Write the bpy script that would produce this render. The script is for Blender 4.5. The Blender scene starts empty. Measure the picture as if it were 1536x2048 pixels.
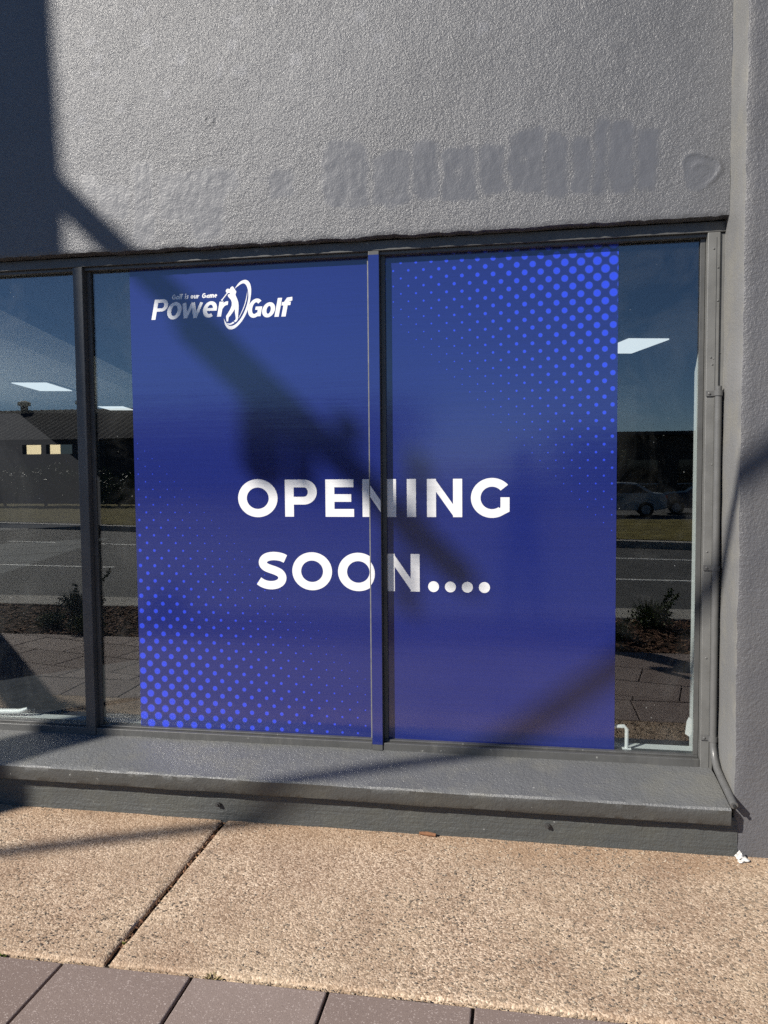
import bpy, bmesh, math, random
import numpy as np
from mathutils import Vector, Matrix, noise as mnoise

random.seed(7)
rng = np.random.default_rng(7)
scene = bpy.context.scene
C = scene.collection
rad = math.radians

# ------------------------------------------------------------------ camera
F_PX, YAW, PITCH, ROLL = 1573.7, rad(9.7515), rad(3.2695), rad(-0.4562)
CAM = Vector((0.0, -3.33, 1.6))
fw = Vector((-math.sin(YAW) * math.cos(PITCH), math.cos(YAW) * math.cos(PITCH), -math.sin(PITCH)))
r0 = Vector((math.cos(YAW), math.sin(YAW), 0.0))
u0 = r0.cross(fw)
rt = math.cos(ROLL) * r0 + math.sin(ROLL) * u0
up = -math.sin(ROLL) * r0 + math.cos(ROLL) * u0
cam_d = bpy.data.cameras.new('camera')
cam = bpy.data.objects.new('camera', cam_d)
C.objects.link(cam)
M = Matrix(((rt.x, up.x, -fw.x, CAM.x), (rt.y, up.y, -fw.y, CAM.y), (rt.z, up.z, -fw.z, CAM.z), (0, 0, 0, 1)))
cam.matrix_world = M
cam_d.sensor_fit = 'HORIZONTAL'
cam_d.sensor_width = 36.0
cam_d.lens = F_PX / 1536.0 * 36.0
cam_d.clip_start = 0.05
cam_d.clip_end = 2000
scene.camera = cam

# ------------------------------------------------------------------ sky, sun, exposure
SUN = Vector((0.97, 1.0, -0.93))            # direction the light travels
el = math.atan2(0.93, math.hypot(0.97, 1.0))
world = bpy.data.worlds.new('World')
scene.world = world
world.use_nodes = True
wn = world.node_tree
for n in list(wn.nodes):
    wn.nodes.remove(n)
sky = wn.nodes.new('ShaderNodeTexSky')
sky.sky_type = 'NISHITA'
sky.sun_disc = False
sky.sun_elevation = el
sky.sun_rotation = math.atan2(-0.97, -1.0)
sky.air_density = 0.7
sky.dust_density = 0.0
sky.ozone_density = 6.0
bg = wn.nodes.new('ShaderNodeBackground')
bg.inputs['Strength'].default_value = 0.07
wo = wn.nodes.new('ShaderNodeOutputWorld')
wn.links.new(sky.outputs[0], bg.inputs[0])
wn.links.new(bg.outputs[0], wo.inputs[0])

sun_d = bpy.data.lights.new('sun', 'SUN')
sun_d.energy = 5.0
sun_d.angle = rad(0.65)
sun_d.color = (1.0, 0.945, 0.86)
sun = bpy.data.objects.new('sun', sun_d)
C.objects.link(sun)
sun.rotation_euler = SUN.to_track_quat('-Z', 'Y').to_euler()
sun.location = (-9.7, -10, 9.3)

vs = scene.view_settings
vs.view_transform = 'Standard'
vs.look = 'None'
vs.gamma = 1.0
vs.exposure = 0.47
vs.use_curve_mapping = False
scene.cycles.use_denoising = False
scene.cycles.sample_clamp_indirect = 4.0
scene.cycles.max_bounces = 10
scene.cycles.transparent_max_bounces = 16
scene.cycles.caustics_reflective = False
scene.cycles.caustics_refractive = False

# ------------------------------------------------------------------ helpers: materials
class NT:
    def __init__(s, name):
        s.m = bpy.data.materials.new(name)
        s.m.use_nodes = True
        s.t = s.m.node_tree
        for n in list(s.t.nodes):
            s.t.nodes.remove(n)
        s.out = s.t.nodes.new('ShaderNodeOutputMaterial')
        s._co = None

    def n(s, kind, props=None, **inp):
        nd = s.t.nodes.new('ShaderNode' + kind)
        for k, v in (props or {}).items():
            setattr(nd, k, v)
        for k, v in inp.items():
            key = int(k[1:]) if k[0] == 'i' and k[1:].isdigit() else k.replace('_', ' ')
            s.put(nd.inputs[key], v)
        return nd

    def put(s, sock, v):
        if isinstance(v, bpy.types.NodeSocket):
            s.t.links.new(v, sock)
        elif isinstance(v, bpy.types.Node):
            s.t.links.new(v.outputs[0], sock)
        else:
            if isinstance(v, tuple) and len(v) == 3 and sock.type == 'RGBA':
                v = v + (1.0,)
            sock.default_value = v

    def co(s):
        if s._co is None:
            s._co = s.n('TexCoord').outputs['Object']
        return s._co

    def pos(s):
        return s.n('NewGeometry').outputs['Position']

    def noise(s, scale, detail=3.0, rough=0.5, vec=None, dist=0.0):
        return s.n('TexNoise', Vector=vec or s.co(), Scale=scale, Detail=detail, Roughness=rough, Distortion=dist).outputs[0]

    def ramp(s, v, *stops):
        nd = s.n('ValToRGB', Fac=v)
        e = nd.color_ramp.elements
        while len(e) < len(stops):
            e.new(0.5)
        for i, (p, c) in enumerate(stops):
            e[i].position = p
            if not isinstance(c, tuple):
                c = (c, c, c)
            e[i].color = c + (1.0,)
        return nd.outputs[0]

    def mix(s, f, a, b, mode='MIX'):
        nd = s.n('MixRGB', {'blend_type': mode}, Fac=f, Color1=a, Color2=b)
        return nd.outputs[0]

    def math(s, op, a, b=0.0, c=0.0):
        nd = s.n('Math', {'operation': op}, i0=a, i1=b, i2=c)
        return nd.outputs[0]

    def attr(s, name):
        return s.n('Attribute', {'attribute_name': name}).outputs['Fac']

    def bump(s, h, strength=0.5, dist=0.01, nrm=None):
        nd = s.n('Bump', Height=h, Strength=strength, Distance=dist)
        if nrm is not None:
            s.put(nd.inputs['Normal'], nrm)
        return nd.outputs[0]

    def pbr(s, col, rough=0.6, spec=0.5, nrm=None, metal=0.0, **kw):
        b = s.n('BsdfPrincipled')
        s.put(b.inputs['Base Color'], col)
        s.put(b.inputs['Roughness'], rough)
        s.put(b.inputs['Specular IOR Level'], spec)
        s.put(b.inputs['Metallic'], metal)
        for k, v in kw.items():
            s.put(b.inputs[k.replace('_', ' ')], v)
        if nrm is not None:
            s.put(b.inputs['Normal'], nrm)
        s.t.links.new(b.outputs[0], s.out.inputs[0])
        return s.m


def simple(name, col, rough=0.6, spec=0.5, var=0.12, scale=8.0, bump=0.0, bscale=120.0, metal=0.0):
    t = NT(name)
    v = t.noise(scale, 4)
    c = t.mix(t.ramp(v, (0.3, 0.0), (0.7, 1.0)), tuple(x * (1 - var) for x in col), tuple(min(1, x * (1 + var)) for x in col))
    nr = t.bump(t.noise(bscale, 3), bump, 0.004) if bump else None
    return t.pbr(c, rough, spec, nr, metal)


MAT = {}

# painted render on the facade: one grey paint, stucco grain, attribute-driven smooth patches
def render_paint(name, base, grain, grain_str, rough, patched=False, brush=0.0, dirt=0.0):
    t = NT(name)
    co = t.co()
    big = t.noise(1.3, 4)
    col = t.mix(t.ramp(big, (0.3, 0.0), (0.72, 1.0)), tuple(x * 0.90 for x in base), tuple(x * 1.10 for x in base))
    g1 = t.noise(grain, 4.0, 0.62)
    g2 = t.noise(grain * 2.7, 2, 0.5)
    g3 = t.noise(grain * 0.28, 3, 0.5)
    h = t.math('ADD', t.math('MULTIPLY', g1, 1.0), t.math('MULTIPLY', g2, 0.45))
    h = t.math('ADD', h, t.math('MULTIPLY', g3, 0.55))
    strength = grain_str
    r = rough
    if patched:
        pa = t.attr('patch')
        sc = t.attr('scuff')
        strength = t.math('MULTIPLY', t.math('SUBTRACT', 1.0, t.math('MULTIPLY', pa, 0.62)), grain_str)
        col = t.mix(t.math('MULTIPLY', pa, 0.85), col, (base[0] * 0.89, base[1] * 0.91, base[2] * 0.96))
        col = t.mix(t.math('MULTIPLY', sc, 0.5), col, (base[0] * 1.8, base[1] * 1.8, base[2] * 1.82))
        r = t.math('ADD', rough, t.math('MULTIPLY', pa, 0.10))
    if brush:
        mp = t.n('Mapping', Vector=co, Scale=(3.0, 60.0, 60.0)).outputs[0]
        h = t.math('ADD', h, t.math('MULTIPLY', t.noise(1.0, 4, 0.6, vec=mp), brush))
    if dirt:
        dn = t.ramp(t.noise(6.0, 6, 0.65), (0.46, 0.0), (0.62, 1.0))
        col = t.mix(t.math('MULTIPLY', dn, dirt), col, (base[0] * 1.25, base[1] * 1.2, base[2] * 1.05))
        ch = t.ramp(t.noise(38.0, 3, 0.6), (0.735, 0.0), (0.75, 1.0))
        col = t.mix(t.math('MULTIPLY', ch, 0.7), col, (0.42, 0.42, 0.40))
    nr = t.n('Bump', Height=h, Strength=strength, Distance=0.0055).outputs[0]
    return t.pbr(col, r, 0.5, nr)


MAT['wall'] = render_paint('stucco_paint', (0.110, 0.112, 0.120), 104.0, 0.68, 0.31, patched=True)
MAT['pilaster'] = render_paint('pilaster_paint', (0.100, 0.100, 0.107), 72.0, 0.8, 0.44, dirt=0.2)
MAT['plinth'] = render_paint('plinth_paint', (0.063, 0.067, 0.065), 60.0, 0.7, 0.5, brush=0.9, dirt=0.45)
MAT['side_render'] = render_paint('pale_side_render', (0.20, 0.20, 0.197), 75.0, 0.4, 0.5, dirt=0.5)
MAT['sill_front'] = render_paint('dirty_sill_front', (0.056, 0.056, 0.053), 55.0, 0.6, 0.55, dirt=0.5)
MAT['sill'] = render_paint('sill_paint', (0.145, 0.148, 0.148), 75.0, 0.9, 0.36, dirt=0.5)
t = NT('grey_frame_paint')
fc = t.mix(t.ramp(t.noise(9.0, 5, 0.6), (0.3, 0.0), (0.7, 1.0)), (0.066, 0.066, 0.064), (0.092, 0.092, 0.089))
fc = t.mix(t.math('MULTIPLY', t.ramp(t.noise(34.0, 3, 0.65), (0.70, 0.0), (0.725, 1.0)), 0.6), fc, (0.36, 0.36, 0.33))
mpf = t.n('Mapping', Vector=t.co(), Scale=(22.0, 22.0, 1.5)).outputs[0]
fc = t.mix(t.math('MULTIPLY', t.ramp(t.noise(1.0, 4, 0.6, vec=mpf), (0.55, 0.0), (0.75, 1.0)), 0.35), fc, (0.15, 0.145, 0.13))
MAT['frame'] = t.pbr(fc, 0.38, 0.5, t.bump(t.noise(60.0, 3), 0.12, 0.004))
MAT['pipe'] = simple('conduit_paint', (0.11, 0.11, 0.108), 0.36, 0.5, 0.10, 20.0, 0.10, 90.0)
MAT['bead'] = simple('pale_glazing_bead', (0.17, 0.17, 0.16), 0.40, 0.5, 0.2, 30.0, 0.1, 70.0)
MAT['bolt'] = simple('dark_bolt', (0.05, 0.05, 0.05), 0.4, 0.5, 0.1)

# vinyl
def vinyl(name, col, rough=0.17):
    t = NT(name)
    mp = t.n('Mapping', Vector=t.co(), Scale=(2.0, 1.0, 160.0)).outputs[0]
    st = t.noise(1.0, 3, 0.6, vec=mp)
    c = t.mix(t.ramp(st, (0.3, 0.0), (0.7, 1.0)), tuple(x * 0.94 for x in col), tuple(min(1, x * 1.05) for x in col))
    mb2 = t.n('Mapping', Vector=t.co(), Scale=(1.2, 1.0, 26.0)).outputs[0]
    hb = t.math('ADD', t.noise(4.0, 4, 0.55), t.math('MULTIPLY', t.noise(1.0, 3, 0.6, vec=mb2), 0.35))
    hb = t.math('ADD', hb, t.math('MULTIPLY', t.ramp(t.noise(46.0, 1), (0.72, 0.0), (0.80, 1.0)), 0.12))
    nr = t.bump(hb, 0.16, 0.005)
    return t.pbr(c, rough, 1.0, nr, Coat_Weight=0.40, Coat_Roughness=0.10, Coat_IOR=1.6)


BLUE, DOT, RIM = (0.0105, 0.0185, 0.138), (0.024, 0.055, 0.64), (0.026, 0.052, 0.34)
def halftone_vinyl(name, ox, oz, px, pz, corner, line_pt, sgn, rough=0.15):
    """blue film with a printed field of staggered dots that shrink away from one corner"""
    t = NT(name)
    mp = t.n('Mapping', Vector=t.co(), Scale=(2.0, 1.0, 160.0)).outputs[0]
    st = t.ramp(t.noise(1.0, 3, 0.6, vec=mp), (0.3, 0.0), (0.7, 1.0))
    base = t.mix(st, tuple(x * 0.94 for x in BLUE), tuple(x * 1.06 for x in BLUE))
    xyz = t.n('SeparateXYZ', Vector=t.co()).outputs
    dmax = abs((corner[0] - line_pt[0]) + (corner[1] - line_pt[1]))
    inner = rim = None
    for (sx_, sz_) in ((0.0, 0.0), (px / 2, pz)):
        u = t.math('DIVIDE', t.math('SUBTRACT', xyz[0], ox + sx_), px)
        v = t.math('DIVIDE', t.math('SUBTRACT', xyz[2], oz + sz_), 2 * pz)
        uu, vv = t.math('ROUND', u), t.math('ROUND', v)
        dx = t.math('MULTIPLY', t.math('SUBTRACT', u, uu), px)
        dz = t.math('MULTIPLY', t.math('SUBTRACT', v, vv), 2 * pz)
        dist = t.math('SQRT', t.math('ADD', t.math('MULTIPLY', dx, dx), t.math('MULTIPLY', dz, dz)))
        cx = t.math('MULTIPLY_ADD', uu, px, ox + sx_ - line_pt[0])
        cz = t.math('MULTIPLY_ADD', vv, 2 * pz, oz + sz_ - line_pt[1])
        d = t.math('MULTIPLY', t.math('ADD', cx, cz), sgn / dmax)
        d = t.math('MINIMUM', t.math('MAXIMUM', d, 0.0), 1.05)
        r = t.math('MULTIPLY_ADD', t.math('POWER', d, 1.25), 0.0208, 0.0023)
        r = t.math('MULTIPLY', r, t.math('GREATER_THAN', d, 0.01))
        a = t.math('LESS_THAN', dist, r)
        b = t.math('LESS_THAN', dist, t.math('MULTIPLY', r, 0.84))
        rim = a if rim is None else t.math('MAXIMUM', rim, a)
        inner = b if inner is None else t.math('MAXIMUM', inner, b)
    c = t.mix(inner, t.mix(rim, base, RIM), DOT)
    mb2 = t.n('Mapping', Vector=t.co(), Scale=(1.2, 1.0, 26.0)).outputs[0]
    hb = t.math('ADD', t.noise(4.0, 4, 0.55), t.math('MULTIPLY', t.noise(1.0, 3, 0.6, vec=mb2), 0.35))
    hb = t.math('ADD', hb, t.math('MULTIPLY', t.ramp(t.noise(46.0, 1), (0.72, 0.0), (0.80, 1.0)), 0.12))
    nr = t.bump(hb, 0.16, 0.005)
    return t.pbr(c, rough, 1.0, nr, Coat_Weight=0.40, Coat_Roughness=0.10, Coat_IOR=1.6)


MAT['vinyl'] = vinyl('blue_vinyl', BLUE, 0.15)
MAT['white_print'] = vinyl('white_print', (0.80, 0.80, 0.80), 0.25)

# glass: every surface is part mirror, part clear, by Fresnel
t = NT('window_glass')
bf = t.n('NewGeometry').outputs['Backfacing']
fr = t.n('Fresnel', IOR=t.math('ADD', 1.88, t.math('MULTIPLY', bf, 1 / 1.88 - 1.88)))
wv = t.n('Bump', Height=t.noise(1.1, 1), Strength=0.012, Distance=0.02).outputs[0]
gl = t.n('BsdfGlossy', Color=(1, 1, 1), Roughness=0.0, Normal=wv)
tr = t.n('BsdfTransparent', Color=(0.90, 0.93, 0.93))
ms = t.n('MixShader', i0=fr.outputs[0], i1=tr.outputs[0], i2=gl.outputs[0])
sp = t.ramp(t.noise(75.0, 2, 0.5), (0.775, 0.0), (0.79, 1.0))
sm = t.ramp(t.noise(2.6, 5, 0.7, dist=0.8), (0.45, 0.0), (0.75, 0.02))
df = t.n('BsdfDiffuse', Color=(0.6, 0.6, 0.58))
ms2 = t.n('MixShader', i0=t.math('MAXIMUM', t.math('MULTIPLY', sp, 0.5), sm), i1=ms.outputs[0], i2=df.outputs[0])
t.t.links.new(ms2.outputs[0], t.out.inputs[0])
MAT['glass'] = t.m

# tan exposed-aggregate concrete
t = NT('exposed_aggregate')
co = t.co()
dco = t.n('MixRGB', {'blend_type': 'ADD'}, Fac=0.012, Color1=co, Color2=t.n('TexNoise', Vector=co, Scale=55.0, Detail=2.0).outputs[1]).outputs[0]
v1 = t.n('TexVoronoi', Vector=dco, Scale=150.0, Randomness=1.0)
v2 = t.n('TexVoronoi', Vector=dco, Scale=50.0, Randomness=1.0)
fine = t.noise(260.0, 2, 0.6)
patch = t.ramp(t.noise(1.7, 4, 0.55), (0.38, 0.0), (0.62, 1.0))
cell = t.n('SeparateColor', Color=v1.outputs['Color']).outputs[0]
cell2 = t.n('SeparateColor', Color=v2.outputs['Color']).outputs[1]
base = t.ramp(cell, (0.0, (0.13, 0.085, 0.055)), (0.3, (0.37, 0.255, 0.172)), (0.65, (0.52, 0.382, 0.272)), (1.0, (0.80, 0.64, 0.48)))
stone = t.ramp(cell2, (0.0, (0.08, 0.07, 0.06)), (0.5, (0.15, 0.12, 0.09)), (1.0, (0.22, 0.16, 0.115)))
sfac = t.math('MULTIPLY', t.ramp(cell2, (0.55, 0.0), (0.60, 1.0)), t.ramp(v2.outputs['Distance'], (0.30, 1.0), (0.46, 0.0)))
sx = t.n('SeparateXYZ', Vector=t.pos()).outputs
coarse = t.ramp(t.math('ADD', t.math('MULTIPLY', sx[0], 0.33), t.math('MULTIPLY', sx[1], -0.45)), (0.0, 0.22), (0.45, 1.0))
sfac = t.math('MULTIPLY', sfac, t.math('MULTIPLY', coarse, t.math('ADD', 0.6, t.math('MULTIPLY', patch, 0.4))))
colr = t.mix(sfac, base, stone)
colr = t.mix(t.math('MULTIPLY', t.ramp(fine, (0.45, 0.0), (0.65, 1.0)), 0.30), colr, (0.62, 0.475, 0.325))
worn = t.ramp(t.math('ADD', t.noise(1.5, 4, 0.6), t.math('MULTIPLY', sx[1], -0.22)), (0.52, 0.0), (0.80, 1.0))
colr = t.mix(t.math('MULTIPLY', worn, 0.30), colr, (0.70, 0.56, 0.385))
stain = t.ramp(t.noise(2.4, 5, 0.6), (0.40, 0.0), (0.68, 1.0))
colr = t.mix(t.math('MULTIPLY', stain, 0.5), colr, (0.25, 0.155, 0.10))
gum = t.ramp(t.noise(9.0, 2, 0.4), (0.735, 0.0), (0.75, 1.0))
colr = t.mix(t.math('MULTIPLY', gum, 0.5), colr, (0.16, 0.12, 0.09))
chalk = t.ramp(t.noise(13.0, 5, 0.75, dist=1.5), (0.76, 0.0), (0.79, 1.0))
colr = t.mix(t.math('MULTIPLY', chalk, 0.5), colr, (0.75, 0.68, 0.60))
wallside = t.ramp(t.math('ADD', sx[1], t.math('MULTIPLY', t.noise(5.0, 3), 0.25)), (0.35, 0.0), (0.62, 1.0))
ws2 = t.ramp(t.math('ADD', t.math('MULTIPLY', sx[1], 1.0), t.math('MULTIPLY', t.noise(4.0, 4), 0.5)), (-0.0, 0.0), (0.22, 1.0))
colr = t.mix(t.math('MULTIPLY', ws2, 0.35), colr, (0.40, 0.25, 0.145))
hh = t.math('ADD', t.math('MULTIPLY', v1.outputs['Distance'], -0.8), t.math('MULTIPLY', fine, 0.6))
hh = t.math('ADD', hh, t.math('MULTIPLY', sfac, 0.5))
MAT['concrete'] = t.pbr(colr, 0.85, 0.25, t.bump(hh, 0.8, 0.0035))

t = NT('paver_face')
co = t.pos()
oi = t.n('ObjectInfo').outputs['Random']
sp1 = t.n('TexVoronoi', Vector=co, Scale=300.0)
scell = t.n('SeparateColor', Color=sp1.outputs['Color']).outputs[0]
b0 = t.mix(oi, (0.215, 0.162, 0.140), (0.31, 0.245, 0.215))
b0 = t.mix(t.math('MULTIPLY', t.ramp(t.noise(7.0, 5, 0.6, vec=co), (0.35, 0.0), (0.7, 1.0)), 0.35), b0, (0.19, 0.145, 0.125))
b0 = t.mix(t.math('MULTIPLY', t.ramp(scell, (0.90, 0.0), (0.96, 1.0)), 0.65), b0, (0.50, 0.42, 0.38))
b0 = t.mix(t.math('MULTIPLY', t.ramp(scell, (0.0, 1.0), (0.07, 0.0)), 0.5), b0, (0.12, 0.09, 0.085))
MAT['paver'] = t.pbr(b0, 0.8, 0.3, t.bump(t.noise(300.0, 2, vec=co), 0.35, 0.003))
MAT['joint'] = simple('joint_dirt', (0.035, 0.028, 0.022), 0.95, 0.1, 0.4, 30.0, 0.6, 90.0)
MAT['asphalt'] = simple('asphalt', (0.085, 0.085, 0.082), 0.85, 0.3, 0.15, 0.8, 0.4, 150.0)
MAT['line'] = simple('road_paint', (0.62, 0.62, 0.58), 0.7, 0.3, 0.2, 5.0)
MAT['kerb'] = simple('kerb_concrete', (0.36, 0.34, 0.30), 0.85, 0.3, 0.15, 3.0, 0.3, 100.0)
MAT['grass'] = simple('dry_grass', (0.16, 0.135, 0.045), 0.95, 0.1, 0.4, 1.5, 0.8, 40.0)
MAT['soil'] = simple('mulch_soil', (0.045, 0.028, 0.018), 0.95, 0.1, 0.4, 12.0, 0.8, 60.0)
MAT['ground'] = simple('far_ground', (0.13, 0.12, 0.08), 0.95, 0.1, 0.3, 0.2)
t = NT('mulch_chip')
MAT['chip'] = t.pbr(t.ramp(t.noise(23.0, 1), (0.3, (0.05, 0.025, 0.014)), (0.5, (0.13, 0.06, 0.035)), (0.68, (0.32, 0.20, 0.12))), 0.9, 0.2)
def leafmat(name, a, b, sc=6.0):
    t = NT(name)
    c = t.mix(t.ramp(t.noise(sc, 2), (0.35, 0.0), (0.65, 1.0)), a, b)
    return t.pbr(c, 0.6, 0.3)
MAT['leaf'] = leafmat('hedge_leaf', (0.025, 0.045, 0.014), (0.06, 0.095, 0.03), 2.0)
MAT['leaf2'] = leafmat('shrub_leaf', (0.05, 0.085, 0.02), (0.12, 0.16, 0.04))
MAT['bark'] = simple('bark', (0.10, 0.075, 0.055), 0.9, 0.2, 0.3, 6.0, 0.6, 30.0)
MAT['timber'] = simple('weathered_pole_timber', (0.20, 0.16, 0.12), 0.85, 0.3, 0.25, 5.0, 0.5, 40.0)
MAT['steel'] = simple('galvanised_steel', (0.30, 0.31, 0.32), 0.45, 0.5, 0.1, 8.0, metal=0.6)
MAT['ceramic'] = simple('brown_insulator_glaze', (0.10, 0.05, 0.03), 0.2, 0.5, 0.1)
MAT['cable'] = simple('black_cable', (0.02, 0.02, 0.02), 0.6, 0.4, 0.1)
MAT['ceiling'] = simple('white_ceiling', (0.88, 0.88, 0.87), 0.9, 0.2, 0.02, 2.0)
MAT['dark_ceiling'] = simple('dark_ceiling', (0.05, 0.055, 0.065), 0.9, 0.2, 0.1, 2.0)
MAT['inner_wall'] = simple('inner_wall_paint', (0.02, 0.02, 0.024), 0.9, 0.2, 0.06, 1.0)
MAT['inner_white'] = simple('inner_white_paint', (0.62, 0.63, 0.62), 0.8, 0.2, 0.05, 2.0)
MAT['inner_floor'] = simple('inner_carpet', (0.045, 0.045, 0.05), 0.95, 0.1, 0.2, 20.0)
MAT['bounce_floor'] = simple('bounce_floor', (0.78, 0.77, 0.74), 0.7, 0.3, 0.04, 4.0)
MAT['plastic'] = simple('white_plastic', (0.78, 0.78, 0.76), 0.4, 0.4, 0.04)
MAT['paper'] = simple('white_tissue', (0.62, 0.61, 0.58), 0.9, 0.2, 0.05, 20.0)
MAT['shed_roof'] = simple('grey_corrugated_iron', (0.055, 0.055, 0.058), 0.95, 0.1, 0.12, 0.5)
MAT['shed_wall'] = simple('shed_wall', (0.05, 0.05, 0.055), 0.8, 0.3, 0.2, 0.5)
MAT['cream'] = simple('cream_wall', (0.72, 0.58, 0.36), 0.8, 0.2, 0.05, 1.0)
MAT['brown'] = simple('dark_brick_wall', (0.07, 0.06, 0.05), 0.85, 0.2, 0.2, 1.0)
MAT['dark_glass'] = simple('dark_car_glass', (0.01, 0.012, 0.014), 0.05, 0.5, 0.05)
MAT['tyre'] = simple('tyre_rubber', (0.02, 0.02, 0.02), 0.8, 0.3, 0.1)
MAT['silver'] = simple('silver_car_paint', (0.32, 0.36, 0.38), 0.25, 0.5, 0.02)
MAT['navy'] = simple('dark_blue_car_paint', (0.02, 0.05, 0.09), 0.2, 0.5, 0.02)
MAT['redpaint'] = simple('red_paint', (0.5, 0.03, 0.02), 0.4, 0.5, 0.05)
MAT['butt'] = simple('brown_bark_sliver', (0.22, 0.11, 0.06), 0.9, 0.2, 0.2, 40.0)
t = NT('light_panel')
em = t.n('Emission', Color=(0.92, 0.98, 1.0), Strength=0.72)
t.t.links.new(em.outputs[0], t.out.inputs[0])
MAT['lamp'] = t.m

# ------------------------------------------------------------------ helpers: meshes and objects
class MB:
    def __init__(s):
        s.v, s.f = [], []

    def add(s, vs, fs):
        o = len(s.v)
        s.v += [tuple(p) for p in vs]
        s.f += [tuple(i + o for i in q) for q in fs]
        return s

    def box(s, x0, x1, y0, y1, z0, z1):
        v = [(x, y, z) for x in (x0, x1) for y in (y0, y1) for z in (z0, z1)]
        return s.add(v, [(0, 1, 3, 2), (4, 6, 7, 5), (0, 4, 5, 1), (2, 3, 7, 6), (0, 2, 6, 4), (1, 5, 7, 3)])

    def prism(s, poly, z0, z1):
        n = len(poly)
        v = [(x, y, z0) for x, y in poly] + [(x, y, z1) for x, y in poly]
        f = [tuple(range(n))[::-1], tuple(range(n, 2 * n))]
        f += [(i, (i + 1) % n, n + (i + 1) % n, n + i) for i in range(n)]
        return s.add(v, f)

    def tube(s, pts, rs, seg=12, caps=True):
        pts = [Vector(p) for p in pts]
        if not hasattr(rs, '__len__'):
            rs = [rs] * len(pts)
        rings = []
        ref = None
        for i, p in enumerate(pts):
            a = pts[max(0, i - 1)]
            b = pts[min(len(pts) - 1, i + 1)]
            d = (b - a).normalized()
            if ref is None:
                ref = Vector((0, 0, 1)) if abs(d.z) < 0.9 else Vector((1, 0, 0))
            e1 = (ref - d * ref.dot(d)).normalized()
            ref = e1
            e2 = d.cross(e1)
            rings.append([p + rs[i] * (math.cos(2 * math.pi * k / seg) * e1 + math.sin(2 * math.pi * k / seg) * e2) for k in range(seg)])
        v = [q for r in rings for q in r]
        f = []
        for i in range(len(rings) - 1):
            for k in range(seg):
                k2 = (k + 1) % seg
                f.append((i * seg + k, i * seg + k2, (i + 1) * seg + k2, (i + 1) * seg + k))
        if caps:
            f.append(tuple(range(seg))[::-1])
            f.append(tuple((len(rings) - 1) * seg + k for k in range(seg)))
        return s.add(v, f)

    def lathe(s, prof, c, seg=16, axis='z'):
        v, f = [], []
        for r, h in prof:
            for k in range(seg):
                a = 2 * math.pi * k / seg
                p = (r * math.cos(a), r * math.sin(a), h)
                if axis == 'y':
                    p = (p[0], p[2], p[1])
                if axis == 'x':
                    p = (p[2], p[0], p[1])
                v.append((p[0] + c[0], p[1] + c[1], p[2] + c[2]))
        for i in range(len(prof) - 1):
            for k in range(seg):
                k2 = (k + 1) % seg
                f.append((i * seg + k, i * seg + k2, (i + 1) * seg + k2, (i + 1) * seg + k))
        f.append(tuple(range(seg))[::-1])
        f.append(tuple((len(prof) - 1) * seg + k for k in range(seg)))
        return s.add(v, f)

    def mesh(s, name, mat=None, smooth=False):
        me = bpy.data.meshes.new(name)
        me.from_pydata(s.v, [], s.f)
        bm = bmesh.new()
        bm.from_mesh(me)
        bmesh.ops.recalc_face_normals(bm, faces=bm.faces)
        bm.to_mesh(me)
        bm.free()
        if smooth:
            me.shade_smooth()
            me.set_sharp_from_angle(angle=rad(38))
        if mat:
            me.materials.append(MAT[mat] if isinstance(mat, str) else mat)
        return me

    def build(s, name, mat, parent=None, smooth=False, bevel=0.0, loc=None):
        o = bpy.data.objects.new(name, s.mesh(name, mat, smooth))
        C.objects.link(o)
        if parent is not None:
            o.parent = parent
        if loc:
            o.location = loc
        if bevel:
            b = o.modifiers.new('bevel', 'BEVEL')
            b.width = bevel
            b.segments = 2
            b.limit_method = 'ANGLE'
        return o


def empty(name, loc=(0, 0, 0), rz=0.0):
    o = bpy.data.objects.new(name, None)
    C.objects.link(o)
    o.location = loc
    o.rotation_euler = (0, 0, rz)
    o.empty_display_size = 0.1
    return o


def tag(o, label, cat, group=None):
    o['label'] = label
    o['category'] = cat
    if group:
        o['group'] = group
    return o


def struct(o):
    o['kind'] = 'structure'
    return o


def fbm(x, y, z, o=3):
    return mnoise.fractal(Vector((x, y, z)), 1.0, 2.0, o)


def clip_poly(poly, nx, ny, d):
    """keep the side nx*x+ny*y <= d of a convex 2D polygon"""
    out = []
    for i, p in enumerate(poly):
        q = poly[(i + 1) % len(poly)]
        a = nx * p[0] + ny * p[1] - d
        b = nx * q[0] + ny * q[1] - d
        if a <= 0:
            out.append(p)
        if a * b < 0:
            k = a / (a - b)
            out.append((p[0] + k * (q[0] - p[0]), p[1] + k * (q[1] - p[1])))
    return out

# ------------------------------------------------------------------ the shop building
LY, GY, FY = 0.225, 0.331, 0.278
WS = (3.33 + GY) / 3.63                  # window measurements were taken at y = 0.30
def SX(x):
    return x * WS
def SZ(z):
    return 1.6 + (z - 1.6) * WS
#         # lintel face, glass face, frame face
PX = 0.866                               # pilaster corner
shop = tag(empty('shop_building', (0, 0, 0)), 'grey rendered shop building with a wide street-level window front', 'building')


def grid_face(xs, zs, yf):
    X, Z = np.meshgrid(xs, zs, indexing='ij')
    V = [(float(x), yf(float(x), float(z)), float(z)) for x, z in zip(X.ravel(), Z.ravel())]
    nz = len(zs)
    Fc = [(i * nz + j, (i + 1) * nz + j, (i + 1) * nz + j + 1, i * nz + j + 1) for i in range(len(xs) - 1) for j in range(nz - 1)]
    return V, Fc

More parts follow.
